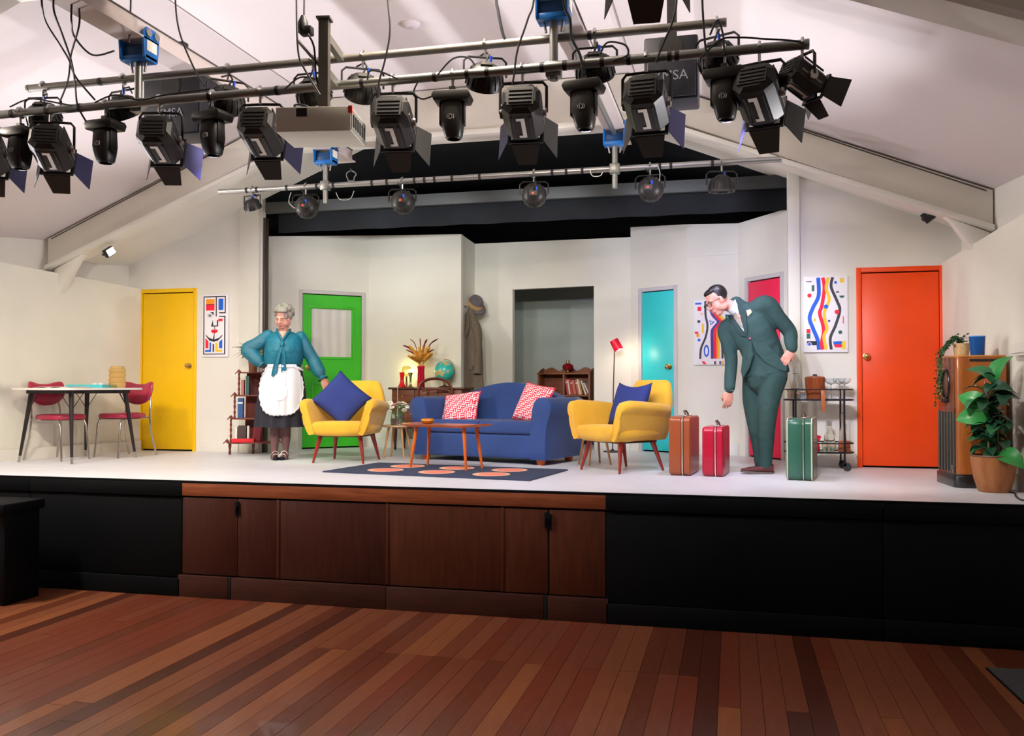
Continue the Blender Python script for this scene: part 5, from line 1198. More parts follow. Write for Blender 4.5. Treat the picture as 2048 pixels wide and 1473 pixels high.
def fresnel(label, px, target, watts=120, col=(1, .88, .72), size=46, Y=YF, z=None, sc_=1.0, doors=(0, 1, 2, 3), indigo=(1,), group='fresnel lanterns on the front bar', x=None):
    z = zF if z is None else z; x = X(px, Y) if x is None else x
    t_ = thing('fresnel_lantern', label, 'stage light', (x, Y, z), 0, group); clampon(t_)
    C = V((0, .02, -.25 * sc_)); A = aim(V((x, Y, z)) + C, target); M = T(*C) @ A @ Mx.Scale(sc_, 4)
    # body: rear (z+) to lens (z-)
    def octo(w_, h_, z_, ch=.045): return [(w_, h_ - ch, z_), (w_ - ch, h_, z_), (-w_ + ch, h_, z_), (-w_, h_ - ch, z_), (-w_, -h_ + ch, z_), (-w_ + ch, -h_, z_), (w_ - ch, -h_, z_), (w_, -h_ + ch, z_)]
    MB().loft([octo(.085, .075, .155), octo(.108, .098, .13), octo(.112, .10, .1), octo(.112, .10, -.11), octo(.098, .09, -.14)], M=M).obj('housing', m_lan, t_, smooth=25)
    for k in range(6):
        xx = -.085 + k * .034; MB().box((xx - .004, .095, -.09), (xx + .004, .108, .10), M).obj('cooling_fin', m_lan2, t_)
    MB().box((-.075, -.060, .150), (.075, .060, .162), M).obj('rear_plate', m_lan2, t_)
    for k in range(4): MB().box((-.065, -.045 + k * .026, .162), (.065, -.033 + k * .026, .168), M).obj('louvre', m_lan, t_)
    g = MB(); g.prism([(.018, -.1012, .09), (-.030, -.1012, .09), (-.030, -.1012, .066), (-.004, -.1012, .066), (-.004, -.1012, -.07), (-.026, -.1012, -.07), (-.026, -.1012, -.09), (.018, -.1012, -.09)], (0, -.003, 0), M); g.obj('scale_plate', m_white_p, t_)
    for xx in (-.056, .046): MB().box((xx, -.108, -.10), (xx + .008, -.099, .10), M).obj('slide_rail', m_lan2, t_)
    for xx in (-.112, .112): MB().box((xx - .004, -.02, -.10), (xx + .004, -.004, .10), M).obj('side_rail', m_pipe2, t_)
    MB().lathe([(0, -.143), (.075, -.143), (.078, -.135)], 20, M=M).obj('lens', m_lens, t_)
    fr = MB()
    for bb in (((-.105, -.105, -.155), (.105, -.085, -.14)), ((-.105, .085, -.155), (.105, .105, -.14)), ((-.105, -.085, -.155), (-.085, .085, -.14)), ((.085, -.085, -.155), (.105, .085, -.14))): fr.box(*bb, M)
    fr.obj('colour_frame', m_lan, t_)
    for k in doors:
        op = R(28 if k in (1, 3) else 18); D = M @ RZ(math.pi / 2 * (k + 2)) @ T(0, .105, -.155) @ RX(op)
        g = MB(); g.prism([(-.085, 0, 0), (.085, 0, 0), (.12 if k in (1, 3) else .055, 0, -.15), (-.12 if k in (1, 3) else -.055, 0, -.15)], (0, .003, 0), D); g.obj('barn_door', m_door_blue_lit if k in indigo else m_door, t_)
    ax = A.to_3x3() @ V((1, 0, 0)); 
    hw = .135 * sc_
    p = [C + ax * hw, C + ax * hw + V((0, 0, .15 * sc_)), C + ax * hw * .85 + V((0, 0, .175 * sc_)), V((0, 0, C.z + .178 * sc_)), C - ax * hw * .85 + V((0, 0, .175 * sc_)), C - ax * hw + V((0, 0, .15 * sc_)), C - ax * hw]
    p[3] = V((0, C.y, C.z + .178 * sc_))
    MB().path(p, .009, 6).obj('yoke', m_lan, t_)
    for s_ in (-1, 1):
        kn = MB().lathe([(0, 0), (.028, 0), (.03, .006), (.026, .02), (0, .022)], 16, M=T(*(C + ax * s_ * (hw - .02))) @ (ax * s_).to_track_quat('Z', 'Y').to_matrix().to_4x4()); kn.obj('tilt_knob', m_steel if s_ > 0 else m_lan2, t_)
    if watts: spot(t_, M @ V((0, 0, -.16)), A, watts, col, size)
    return t_
WARM = (1, .91, .75); NEUT = (.97, .95, .88); COOL = (.86, .88, 1.0); LAV = (.62, .60, 1.0)
fresnel('large fresnel cut by the left edge of the picture', -30, (-6.9, 8.5, .8), 54, WARM, 54)
fresnel('large fresnel second from the left on the front bar', 100, (-6.2, 8.9, .6), 56, (1, .86, .62), 50)
fresnel('large fresnel in front of the left loudspeaker', 318, (-4.7, 9.0, 1.0), 84, WARM, 46)
fresnel('large fresnel just left of the projector', 520, (-3.6, 8.9, 1.0), 66, NEUT, 46)
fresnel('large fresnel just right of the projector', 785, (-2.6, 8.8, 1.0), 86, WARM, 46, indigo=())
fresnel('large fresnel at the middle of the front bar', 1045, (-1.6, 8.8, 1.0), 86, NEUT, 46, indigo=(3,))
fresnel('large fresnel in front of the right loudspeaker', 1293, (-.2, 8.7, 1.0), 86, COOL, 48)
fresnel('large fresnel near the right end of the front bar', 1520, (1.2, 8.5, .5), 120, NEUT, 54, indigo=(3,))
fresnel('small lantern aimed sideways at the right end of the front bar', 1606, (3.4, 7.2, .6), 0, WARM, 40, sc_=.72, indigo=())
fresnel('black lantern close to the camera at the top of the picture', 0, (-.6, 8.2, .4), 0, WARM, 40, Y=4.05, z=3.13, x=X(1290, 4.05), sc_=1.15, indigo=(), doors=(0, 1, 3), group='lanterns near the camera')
def moving_head(label, px, watts=0, col=LAV, target=None, tone=0):
    x = X(px, YF); t_ = thing('moving_head', label, 'stage light', (x, YF, zF), R(rnd.uniform(-12, 12)), 'moving heads on the front bar'); clampon(t_)
    m = m_lan2 if tone else m_lan
    MB().box((-.018, -.018, -.105), (.018, .018, -.07)).obj('bracket', m, t_)
    MB().prism([(-.10, -.07, -.105), (.10, -.07, -.105), (.115, -.07, -.13), (.10, -.07, -.165), (-.10, -.07, -.165), (-.115, -.07, -.13)], (0, .14, 0)).obj('base', m, t_, bevel=.006)
    g = MB(); g.loft([[(w_ * math.copysign(abs(math.cos(a)) ** .6, math.cos(a)) + o_, d * math.copysign(abs(math.sin(a)) ** .6, math.sin(a)), z_) for a in [2 * math.pi * k / 20 for k in range(20)]] for w_, d, z_, o_ in ((.062, .055, -.165, 0), (.066, .062, -.20, 0), (.068, .066, -.27, 0), (.058, .058, -.33, .004), (.05, .05, -.365, .006), (.044, .044, -.375, .006))]); g.obj('head', m, t_, smooth=50)
    MB().box((-.075, -.03, -.30), (-.062, .03, -.165)).obj('yoke_arm', m, t_, bevel=.006); MB().box((.062, -.03, -.30), (.075, .03, -.165)).obj('yoke_arm', m, t_, bevel=.006)
    MB().lathe([(.040, -.381), (.042, -.374), (.034, -.372)], 18, (.006, 0, 0), cap=False).obj('lens_ring', m_lan2, t_); MB().lathe([(0, -.376), (.036, -.376)], 18, (.006, 0, 0)).obj('lens', mat('head lens', '#2a2c38', .1), t_)
    # round maker's mark: two arcs and a D
    ml = mat('mark silver', '#b9b9b9', .4, .6)
    for nm, pts in (('maker_mark', [(-.008, 0, .014), (.002, 0, .013), (.009, 0, .006), (.009, 0, -.006), (.002, 0, -.013), (-.008, 0, -.014), (-.008, 0, .014)]), ('maker_mark', [(-.017, 0, .010), (-.019, 0, 0), (-.017, 0, -.010)]), ('maker_mark', [(.016, 0, .014), (.020, 0, 0), (.016, 0, -.014)])):
        MB().path([(p_[0], -.0665, p_[2] - .262) for p_ in pts], .0022, 5).obj(nm, ml, t_)
    if watts:
        o = spot(t_, (.006, 0, -.39), aim(V((x, YF, zF - .39)), target), watts, col, 42, .8, .04); o.rotation_euler.z -= t_.rotation_euler.z
    return t_
moving_head('moving head light at the far left of the front bar', 40, 30, (.9, .85, 1), (-5.9, 9.4, 1.6)); moving_head('moving head light left of the left trolley stem', 210, 0); moving_head('moving head light beside the left loudspeaker', 425, 80, LAV, (-5.8, 9.4, 1.3))
moving_head('grey moving head light right of the projector lanterns', 905, 0, tone=1); moving_head('grey moving head light right of the right trolley stem', 1168, 170, LAV, (-.3, 10.3, 1.5), tone=1); moving_head('moving head light right of the right loudspeaker', 1450, 150, LAV, (.9, 9.1, 1.5))
def led_par(label, px, Y, z, tilt, pan=0, group='round lights on the upper bar', red=False, watts=0, col=(1, 1, 1), target=None, size=60, sc_=1.0):
    x = X(px, Y); t_ = thing('led_par', label, 'stage light', (x, Y, z), 0, group); clampon(t_, .025)
    C = V((0, .0, -.19 * sc_)); A = aim(V((x, Y, z)) + C, target) if target else (RZ(R(pan)) @ RX(R(tilt))); M = T(*C) @ A @ Mx.Scale(sc_, 4)
    MB().lathe([(0, .075), (.05, .072), (.085, .05), (.105, .01), (.11, -.03), (.11, -.06), (.10, -.06), (.098, -.045), (0, -.045)], 28, M=M).obj('can', m_lan, t_)
    for k in range(18):
        a = 2 * math.pi * k / 18; D = M @ RZ(a)
        MB().prism([(.058, 0, .068), (.09, 0, .05), (.112, 0, .0), (.119, 0, -.045), (.111, 0, -.045), (.104, 0, 0)], (0, .003, 0), D).obj('cooling_rib', m_lan2, t_)
    MB().box((-.035, -.02, .072), (.035, .022, .085), M).obj('control_panel', m_lan2, t_)
    if red: MB().box((-.012, -.006, .085), (.004, .006, .087), M).obj('display', mat('red display', '#ff2a1e', .4, emit=5), t_)
    MB().path([M @ V(p_) for p_ in ((.0, .03, .08), (.02, .06, .11), (.01, .12, .10), (-.03, .16, .05))], .006, 6).obj('lead', m_cab, t_)
    MB().tube(M @ V((.03, .03, .08)), M @ V((.03, .045, .11)), .009, None, 8).obj('plug', mat('blue plug', '#2a5ad0', .5), t_)
    ax = A.to_3x3() @ V((1, 0, 0)); hw = .128 * sc_
    MB().path([C + ax * hw, C + ax * hw + V((0, 0, .09)), C + ax * hw * .8 + V((0, 0, .115 * sc_)), C - ax * hw * .8 + V((0, 0, .115 * sc_)), C - ax * hw + V((0, 0, .09)), C - ax * hw], .007, 6).obj('yoke', m_lan, t_)
    if watts: spot(t_, M @ V((0, 0, -.075)), A, watts, col, size, .9, .06)
    return t_
for lb, px, tl, pn in (('round light at the left end of the upper bar', 85, 40, 10), ('round light by the left trolley stem', 245, 35, -10), ('round light left of the projector on the upper bar', 455, 42, 5), ('round light behind the projector mount', 625, 48, 0), ('round light right of the projector mount', 725, 50, -8), ('round ribbed light at the middle of the upper bar', 970, 40, 0), ('round ribbed light right of the right trolley stem', 1190, 44, 12), ('round light beside the right loudspeaker', 1435, 36, -6)):
    led_par(lb, px, YG, zG, tl, pn, watts={455: 36, 725: 40, 970: 52, 1190: 62, 1435: 50}.get(px, 0), col={455: (1, .94, .85), 725: (.9, .92, 1), 970: (.75, .75, 1), 1190: (.72, .7, 1), 1435: (1, .93, .9)}.get(px, (1, 1, 1)), target={455: (-5.3, 7.6, 0), 725: (-3.6, 7.5, 0), 970: (-2.4, 7.3, 0), 1190: (-.8, 7.4, 0), 1435: (1.0, 7.6, 0)}.get(px), size=58)
FB = 'lights on the far bar'
led_par('small round light at the left end of the far bar', 505, YH, zH, 30, 70, FB, False, 35, (.75, 1, .8), (-4.3, 9.2, 0), 60, sc_=.75)
led_par('round light on the far bar left of the left trolley', 612, YH, zH, 0, 0, FB, True, 48, (.95, .97, 1), (-4.4, 10.4, 2.6), 58)
led_par('round light on the far bar right of the left trolley', 805, YH, zH, 0, 0, FB, True, 48, (.95, .97, 1), (-3.4, 10.4, 2.6), 58)
led_par('round light on the far bar below the middle fresnel', 1068, YH, zH, 0, 0, FB, True, 48, (.95, .95, 1), (-2.2, 10.9, 2.6), 58)
led_par('round light on the far bar right of the right trolley', 1300, YH, zH, 0, 0, FB, True, 48, (.85, .85, 1), (-.5, 10.3, 2.6), 58)
led_par('tangled round light at the right end of the far bar', 1443, YH, zH, 20, 40, FB, False, 45, (.72, .7, 1), (-.1, 7.9, 0), 70)
# ---- projector
def projector():
    x = X(645, 4.7); t_ = thing('projector', 'white projector hanging upside down on a grey pole', 'projector', (x, 4.72, pY(640, 232, 4.72).z), R(10))
    MB().box((-.23, -.17, -.14), (.20, .17, 0)).obj('projector_body', mat('projector white', '#dcdccb', .45), t_, bevel=.006)
    MB().box((.2, -.165, -.13), (.204, .165, -.012)).obj('vent_side', mat('projector vent', '#8d8c85', .5), t_)
    for k in range(6): MB().box((.203, -.14 + k * .05, -.11), (.207, -.115 + k * .05, -.04)).obj('vent_slot', m_lan, t_)
    MB().box((-.11, -.174, -.055), (-.05, -.168, -.008)).obj('sensor_window', m_lan, t_); MB().box((.185, -.174, -.04), (.206, -.16, .0)).obj('red_tag', mat('red tag', '#f02818', .5), t_)
    MB().box((-.12, -.09, 0), (.10, .09, .02)).obj('mount_plate', m_pipe2, t_)
    zt_ = pY(655, 40, 4.72).z - t_.location.z
    MB().box((-.028, -.028, .02), (.028, .028, zt_)).obj('pole', mat('pole grey', '#5a564e', .5, .4), t_); MB().box((-.04, -.04, zt_), (.04, .04, zt_ + .012)).obj('pole_cap', mat('pole grey', '#5a564e', .5, .4), t_)
    for zz in (zF, zG): MB().box((-.018, .02, zz - t_.location.z - .025), (.018, (YF if zz == zF else YG) - 4.72 - .02, zz - t_.location.z + .025)).obj('bar_bracket', m_pipe2, t_)
    MB().tube((-.02, 0, zt_ * .5), (-.16, 0, zt_ * .8), .009, None, 8).obj('stay', m_pipe2, t_)
    g = MB().path([(-.09 + .06 * math.cos(a) + .01 * math.sin(3 * a), -.06 + .03 * math.sin(a), .03 + .012 * math.sin(2 * a)) for a in [2 * math.pi * k / 40 * 2.8 for k in range(40)]], .006, 6).obj('cable_coil', m_cab, t_)
projector()
pk = thing('plug_box', 'black plug and socket hanging on a cable above the projector', 'plug', pY(606, 55, 4.75))
MB().lathe([(.012, .07), (.03, .03), (.036, -.02), (.03, -.03)], 10).obj('plug_body', m_cab, pk); MB().box((-.01, -.025, -.05), (.06, .025, -.0)).obj('socket', m_cab, pk, bevel=.004)
# ---- loudspeakers
def text_mesh(body, size):
    c_ = bpy.data.curves.new('t', 'FONT'); c_.body = body; c_.size = size; c_.extrude = .001; c_.align_x = 'CENTER'; c_.align_y = 'CENTER'
    o = bpy.data.objects.new('t', c_); COL.objects.link(o); bpy.context.view_layer.update()
    me = bpy.data.meshes.new_from_object(o.evaluated_get(bpy.context.evaluated_depsgraph_get())); bpy.data.objects.remove(o); return me
def speaker(label, px0, px1, py0, py1, Y):
    a, b = pY(px0, py1, Y), pY(px1, py0, Y); w_, h_ = b.x - a.x, b.z - a.z
    t_ = thing('loudspeaker', label, 'loudspeaker', ((a.x + b.x) / 2, Y, (a.z + b.z) / 2), 0, 'loudspeakers under the ceiling')
    mk = mat('speaker navy black', '#12141d', .5)
    MB().box((-w_ / 2, 0, -h_ / 2), (w_ / 2, .26, h_ / 2)).obj('cabinet', mk, t_, bevel=.015)
    MB().box((-w_ / 2 + .015, -.012, -h_ / 2 + .015), (w_ / 2 - .015, .002, h_ * .12)).obj('grille', mat('speaker grille', '#171a26', .7, bump=.3, bscale=400), t_, bevel=.006)
    MB().lathe([(.0, -.004), (.07, -.004), (.075, .0)], 24, M=T(0, -.004, h_ * .32) @ RX(R(90))).obj('horn', m_lan, t_)
    me = text_mesh('YMSA', .085); me.materials.append(mat('logo grey', '#8a8f9c', .5)); o = bpy.data.objects.new('lettering', me); COL.objects.link(o); o.parent = t_; o.location = (.0, -.014, -h_ * .14); o.rotation_euler = (R(90), 0, 0)
    MB().box((-.03, .1, h_ / 2), (.03, .16, min(.5, h_ / 2 + .35))).obj('bracket', m_lan, t_)
speaker('black loudspeaker hanging behind the left trolley stem', 285, 400, 145, 275, 5.6); speaker('black loudspeaker hanging right of the right trolley stem', 1288, 1396, 66, 203, 5.6)
# ---- hanging and looping cables
def cable(label, px, Y=4.9, r=.006, dy=0, rail=False):
    if rail:                                   # the upper end is tied to the underside of the left rail
        d_ = ray(*px[0]); dy = Y - d_.y * RXL / d_.x; Y -= dy
    pts = [tuple(pY(x, y, Y + dy * i / max(1, len(px) - 1))) for i, (x, y) in enumerate(px)]
    if rail: pts = [(RXL, pts[0][1], ZRL)] + pts
    if px[0][1] < 0: pts = [(pts[0][0], pts[0][1], ceil_z(pts[0][0]))] + pts
    o = MB().path(spline(pts, 6), r, 6).obj('cable', m_cab); return tag(o, label, 'cable', 'cables of the lighting rig')
cable('cable hanging from the left rail to the far left of the front bar', [(84, 10), (92, 45), (120, 90), (138, 120), (152, 155), (190, 200)], rail=True)
cable('cable hanging straight across the left rail to the moving head', [(108, 22), (125, 70), (142, 120), (150, 165), (155, 210), (172, 243)], rail=True)
cable('cable swinging from the left rail down to the left round light', [(158, 52), (142, 110), (136, 160), (118, 208)], 4.92, rail=True)
cable('cable looping from the left rail to the left trolley', [(143, 43), (150, 75), (185, 110), (228, 102)], 4.95, rail=True)
cable('straight cable dropping to the left trolley', [(262, -20), (260, 50), (258, 85)], 4.9)
cable('long cable falling from the ceiling left of the projector', [(350, -20), (358, 60), (385, 130), (408, 172)], 4.9)
cable('left cable of the projector falling from the ceiling', [(593, -20), (596, 100), (610, 140), (640, 190)], 4.68)
cable('right cable of the projector ending at the plug', [(609, -20), (608, 40)], 4.75)
cable('cable from the plug down to the projector', [(616, 68), (628, 95), (632, 150), (640, 185), (648, 215)], 4.70)
cable('long cable falling from the ceiling to the middle left fresnel', [(775, -20), (780, 60), (770, 120), (757, 170), (760, 205)], 4.9)
cable('cable falling from the ceiling to the middle fresnel', [(1069, -20), (1055, 40), (1035, 100), (1028, 150), (1022, 185)], 4.9)
cable('thick cable ending above the middle of the upper bar', [(992, -20), (996, 20), (1005, 65), (1010, 78)], 4.95, .009)
cable('cable running behind the right trolley to the front bar', [(1125, -20), (1140, 40), (1143, 75), (1160, 110), (1168, 150)], 4.92, .008)
cable('cable falling past the right loudspeaker', [(1354, -20), (1346, 40), (1325, 90), (1312, 125)], 4.88)
cable('cable falling to the right moving head', [(1404, -20), (1408, 60), (1412, 100), (1420, 130)], 4.88)
for i, (nm, p) in enumerate((('left of the second fresnel', [(20, 214), (60, 198), (110, 205), (160, 215)]), ('between the trolley stem and the left loudspeaker', [(190, 205), (230, 190), (280, 200), (330, 190), (420, 178)]), ('beside the projector mount', [(570, 178), (600, 155), (635, 160), (650, 175)]), ('over the round light right of the projector', [(735, 160), (740, 142), (765, 145), (795, 158)]), ('below the bar left of the grey moving head', [(835, 165), (828, 185), (845, 198), (870, 190)]), ('over the middle ribbed light', [(875, 150), (905, 118), (935, 115), (950, 130)]), ('over the ribbed light right of the stem', [(1200, 110), (1215, 85), (1250, 90), (1255, 110), (1225, 122)]), ('along the right end of the front bar', [(1400, 118), (1440, 80), (1480, 75), (1530, 78), (1590, 82), (1612, 90)]), ('beside the right moving head', [(1420, 70), (1435, 40), (1446, 70), (1448, 110)]))):
    cable('black cable looping ' + nm, p, 4.93, .0055)
for i, (nm, p) in enumerate((('under the far bar left of the left trolley', [(582, 385), (578, 405), (590, 417)]), ('under the far bar right of the left trolley', [(672, 385), (680, 399), (700, 398), (708, 382)]), ('under the far bar beside the right trolley', [(1180, 340), (1185, 352), (1200, 352), (1205, 345)]), ('from the far bar to the round light right of it', [(1316, 332), (1320, 350), (1315, 375)]))):
    o = cable('pale safety wire looping ' + nm, p, YH - .03, .004); o.data.materials[0] = mat('safety wire', '#a8a8a4', .4, .6); o['group'] = 'safety wires on the far bar'
cw = thing('cable_coil', 'coil of cable hung at the far end of the left rail', 'cable', pY(702, 352, 7.75))
MB().path([(.045 * math.cos(a) + .008 * math.sin(4 * a), .006 * math.sin(5 * a), .05 * math.sin(a)) for a in [2 * math.pi * k / 20 for k in range(80)]], .005, 6).obj('coil', mat('grey coil', '#77777a', .5), cw); MB().box((-.008, -.01, .045), (.008, .01, .07)).obj('tie', m_tape, cw)
# ---- smoke detector, small floods on the knee braces
sd = thing('smoke_detector', 'round white smoke detector on the flat ceiling', 'smoke detector', (pz(822, 47, FZ).x, pz(822, 47, FZ).y, FZ))
MB().lathe([(0, -.035), (.045, -.035), (.06, -.028), (.075, -.012), (.075, 0), (0, 0)], 28).obj('detector_body', mat('detector white', '#d6cdd6', .5), sd); MB().lathe([(.0, -.04), (.02, -.04), (.022, -.035)], 16).obj('sensor', mat('detector grey', '#b4acb4', .5), sd)
def flood(label, p, rot, lit):
    t_ = thing('flood_light', label, 'flood light', p, rot, 'small floods on the knee braces')
    MB().box((-.055, -.03, -.045), (.055, .03, .045)).obj('flood_housing', m_lan, t_, bevel=.006)
    MB().box((-.048, -.034, -.036), (.048, -.03, .036)).obj('flood_face', mat('flood lit' if lit else 'flood dark', '#f4f4ff' if lit else '#222428', .3, emit=1.6 if lit else 0), t_)
    for x in (-.06, .06): MB().box((x - .004, -.02, -.01), (x + .004, .05, .01)).obj('bracket', m_lan, t_)
    for k in range(5): MB().box((-.05, .03, -.036 + k * .017), (.05, .042, -.03 + k * .017)).obj('fin', m_lan2, t_)
flood('small lit flood light on the left knee brace', pY(219, 505, 8.33) + V((.02, -.03, 0)), (0, R(-35), R(72)), True)
flood('small dark flood light on the right knee brace', pY(1858, 432, 8.42), (0, R(35), R(160)), False)
# ================================================================== PEOPLE
def limb(g, pts, rad, n=14, flat=1.0, k=5):
    q = spline([(*p, r) for p, r in zip([tuple(p) for p in pts], rad)], k)
    P = [V(p[:3]) for p in q]; r_ = [max(.003, p[3]) for p in q]
    g.path(P, r_, n, flat=flat)
    g.ell(P[0], r_[0] * .98, 10, 7); g.ell(P[-1], r_[-1] * .98, 10, 7)
def ring(c, a, b, ux, uy, n=28, e=.85):
    c, ux, uy = V(c), V(ux), V(uy)
    return [c + ux * (a * math.copysign(abs(math.cos(t)) ** e, math.cos(t))) + uy * (b * math.copysign(abs(math.sin(t)) ** e, math.sin(t))) for t in [2 * math.pi * k / n for k in range(n)]]
def frame(fwd, up):
    f = V(fwd).normalized(); u = V(up); u = (u - f * u.dot(f)).normalized(); r_ = f.cross(u)
    return Mx(((r_.x, f.x, u.x, 0), (r_.y, f.y, u.y, 0), (r_.z, f.z, u.z, 0), (0, 0, 0, 1)))     # local x right(of the person), y forward, z up
def head_mass(g, M, s=1.0, heavy=0):
    """skull, face, ears around the head centre; local y is where the face looks"""
    S = M @ Mx.Scale(s, 4)
    g.ell((0, -.012, .03), (.072, .092, .088), 20, 14, S)                       # skull
    g.ell((0, .028, -.025), (.060 + heavy, .062, .078), 18, 12, S)              # face
    g.ell((0, .045, -.085), (.034 + heavy, .036, .030), 14, 9, S)               # chin
    for x in (-1, 1):
        g.ell((x * .040, .045, -.045), (.026 + heavy, .032, .034), 12, 8, S)    # cheek
        g.ell((x * .050, .010, -.065), (.022 + heavy, .045, .030), 12, 8, S)    # jaw
        g.ell((x * .030, .083, .022), (.026, .012, .009), 10, 7, S)             # brow ridge
        g.ell((x * .074, -.008, -.010), (.010, .020, .032), 10, 8, S @ RZ(x * .25))   # ear
        g.ell((x * .013, .100, -.030), (.010, .012, .010), 8, 6, S)             # nostril
    g.path([(0, .088, .020), (0, .100, -.005), (0, .113, -.026), (0, .100, -.034)], [.009, .0105, .0135, .010], 10, M=S)    # nose
    g.ell((0, .092, -.057), (.023, .011, .007), 12, 7, S); g.ell((0, .088, -.068), (.020, .012, .007), 12, 7, S)           # lips
    return S
def face_parts(t_, S, lip, brow, look=-.3, closed=.5):
    me_ = mat('eye white', '#e4dcd6', .3); mi = mat('iris', '#3a3a40', .2); ml = mat('lips ' + lip, lip, .5); mb = mat('brow ' + brow, brow, .8)
    for x in (-1, 1):
        if closed >= .8:
            MB().path([(x * .014, .0895, .0), (x * .029, .0925, -.004), (x * .044, .0840, .0)], [.0012, .0022, .0012], 6, M=S).obj('eyelash', mi, t_)
            MB().path([(x * .012, .096, .020), (x * .028, .0965, .028), (x * .048, .084, .022)], [.003, .0038, .002], 6, M=S, flat=.6).obj('eyebrow', mb, t_)
            continue
        e = MB(); e.ell((x * .029, .080, .004), (.0135, .010, .0085 * (1 - closed * .4)), 12, 8, S); eo = e.obj('eye', me_, t_)
        MB().ell((x * .029, .0885, .002), (.0052, .0035, .0052), 10, 7, S).obj('iris', mi, eo)
        MB().path([(x * .012, .096, .020), (x * .028, .0965, .028), (x * .048, .084, .022)], [.003, .0038, .002], 6, M=S, flat=.6).obj('eyebrow', mb, t_)
    g = MB(); g.ell((0, .0945, -.0565), (.020, .010, .0052), 12, 7, S); g.ell((0, .0915, -.0665), (.017, .0105, .005), 12, 7, S); g.obj('lips', ml, t_)
def hand_mass(g, M, side=1, curl=.5, spread=.12, s=1.0, thumb=.6):
    """wrist at the origin, fingers run along -z, back of the hand looks to +y, thumb on side*x"""
    S = M @ Mx.Scale(s, 4)
    g.loft([[(.026 * math.cos(a) * k, .015 * math.sin(a) * kk, z) for a in [2 * math.pi * i / 14 for i in range(14)]] for z, k, kk in ((.015, .95, 1.3), (-.015, 1.05, 1.1), (-.05, 1.5, .95), (-.08, 1.58, .85), (-.092, 1.4, .7))], M=S)
    for i, (x, L_) in enumerate(((.030, .068), (.010, .078), (-.011, .072), (-.030, .056))):
        x *= side; p = V((x, 0, -.086)); a = curl * (.55 + .12 * i); d = V((x * spread * 6, 0, -1)).normalized(); pts = [V((x * .95, .0, -.06)), p]
        for k, f in enumerate((.44, .31, .25)):
            d = Mx.Rotation(a * (1, 1.15, .8)[k], 3, 'X') @ d if False else V((d.x, d.y - math.sin(a * (1, 1.1, .7)[k]) * abs(d.z), d.z * math.cos(a * (1, 1.1, .7)[k]))).normalized() if k else V((d.x, -math.sin(a * .6), d.z)).normalized()
            p = p + d * L_ * f; pts.append(p)
        g.path(pts, [.0092, .0090, .0082, .0076, .0062], 10, M=S); g.ell(pts[-1], .0064, 8, 6, S)
    tp = [V((side * .022, -.002, -.018)), V((side * .040, -.010, -.042)), V((side * (.046 + .01 * (1 - thumb)), -.022, -.068)), V((side * (.042 - .008 * thumb), -.034, -.090))]
    g.path(tp, [.013, .012, .0095, .0070], 10, M=S); g.ell(tp[-1], .0072, 8, 6, S)
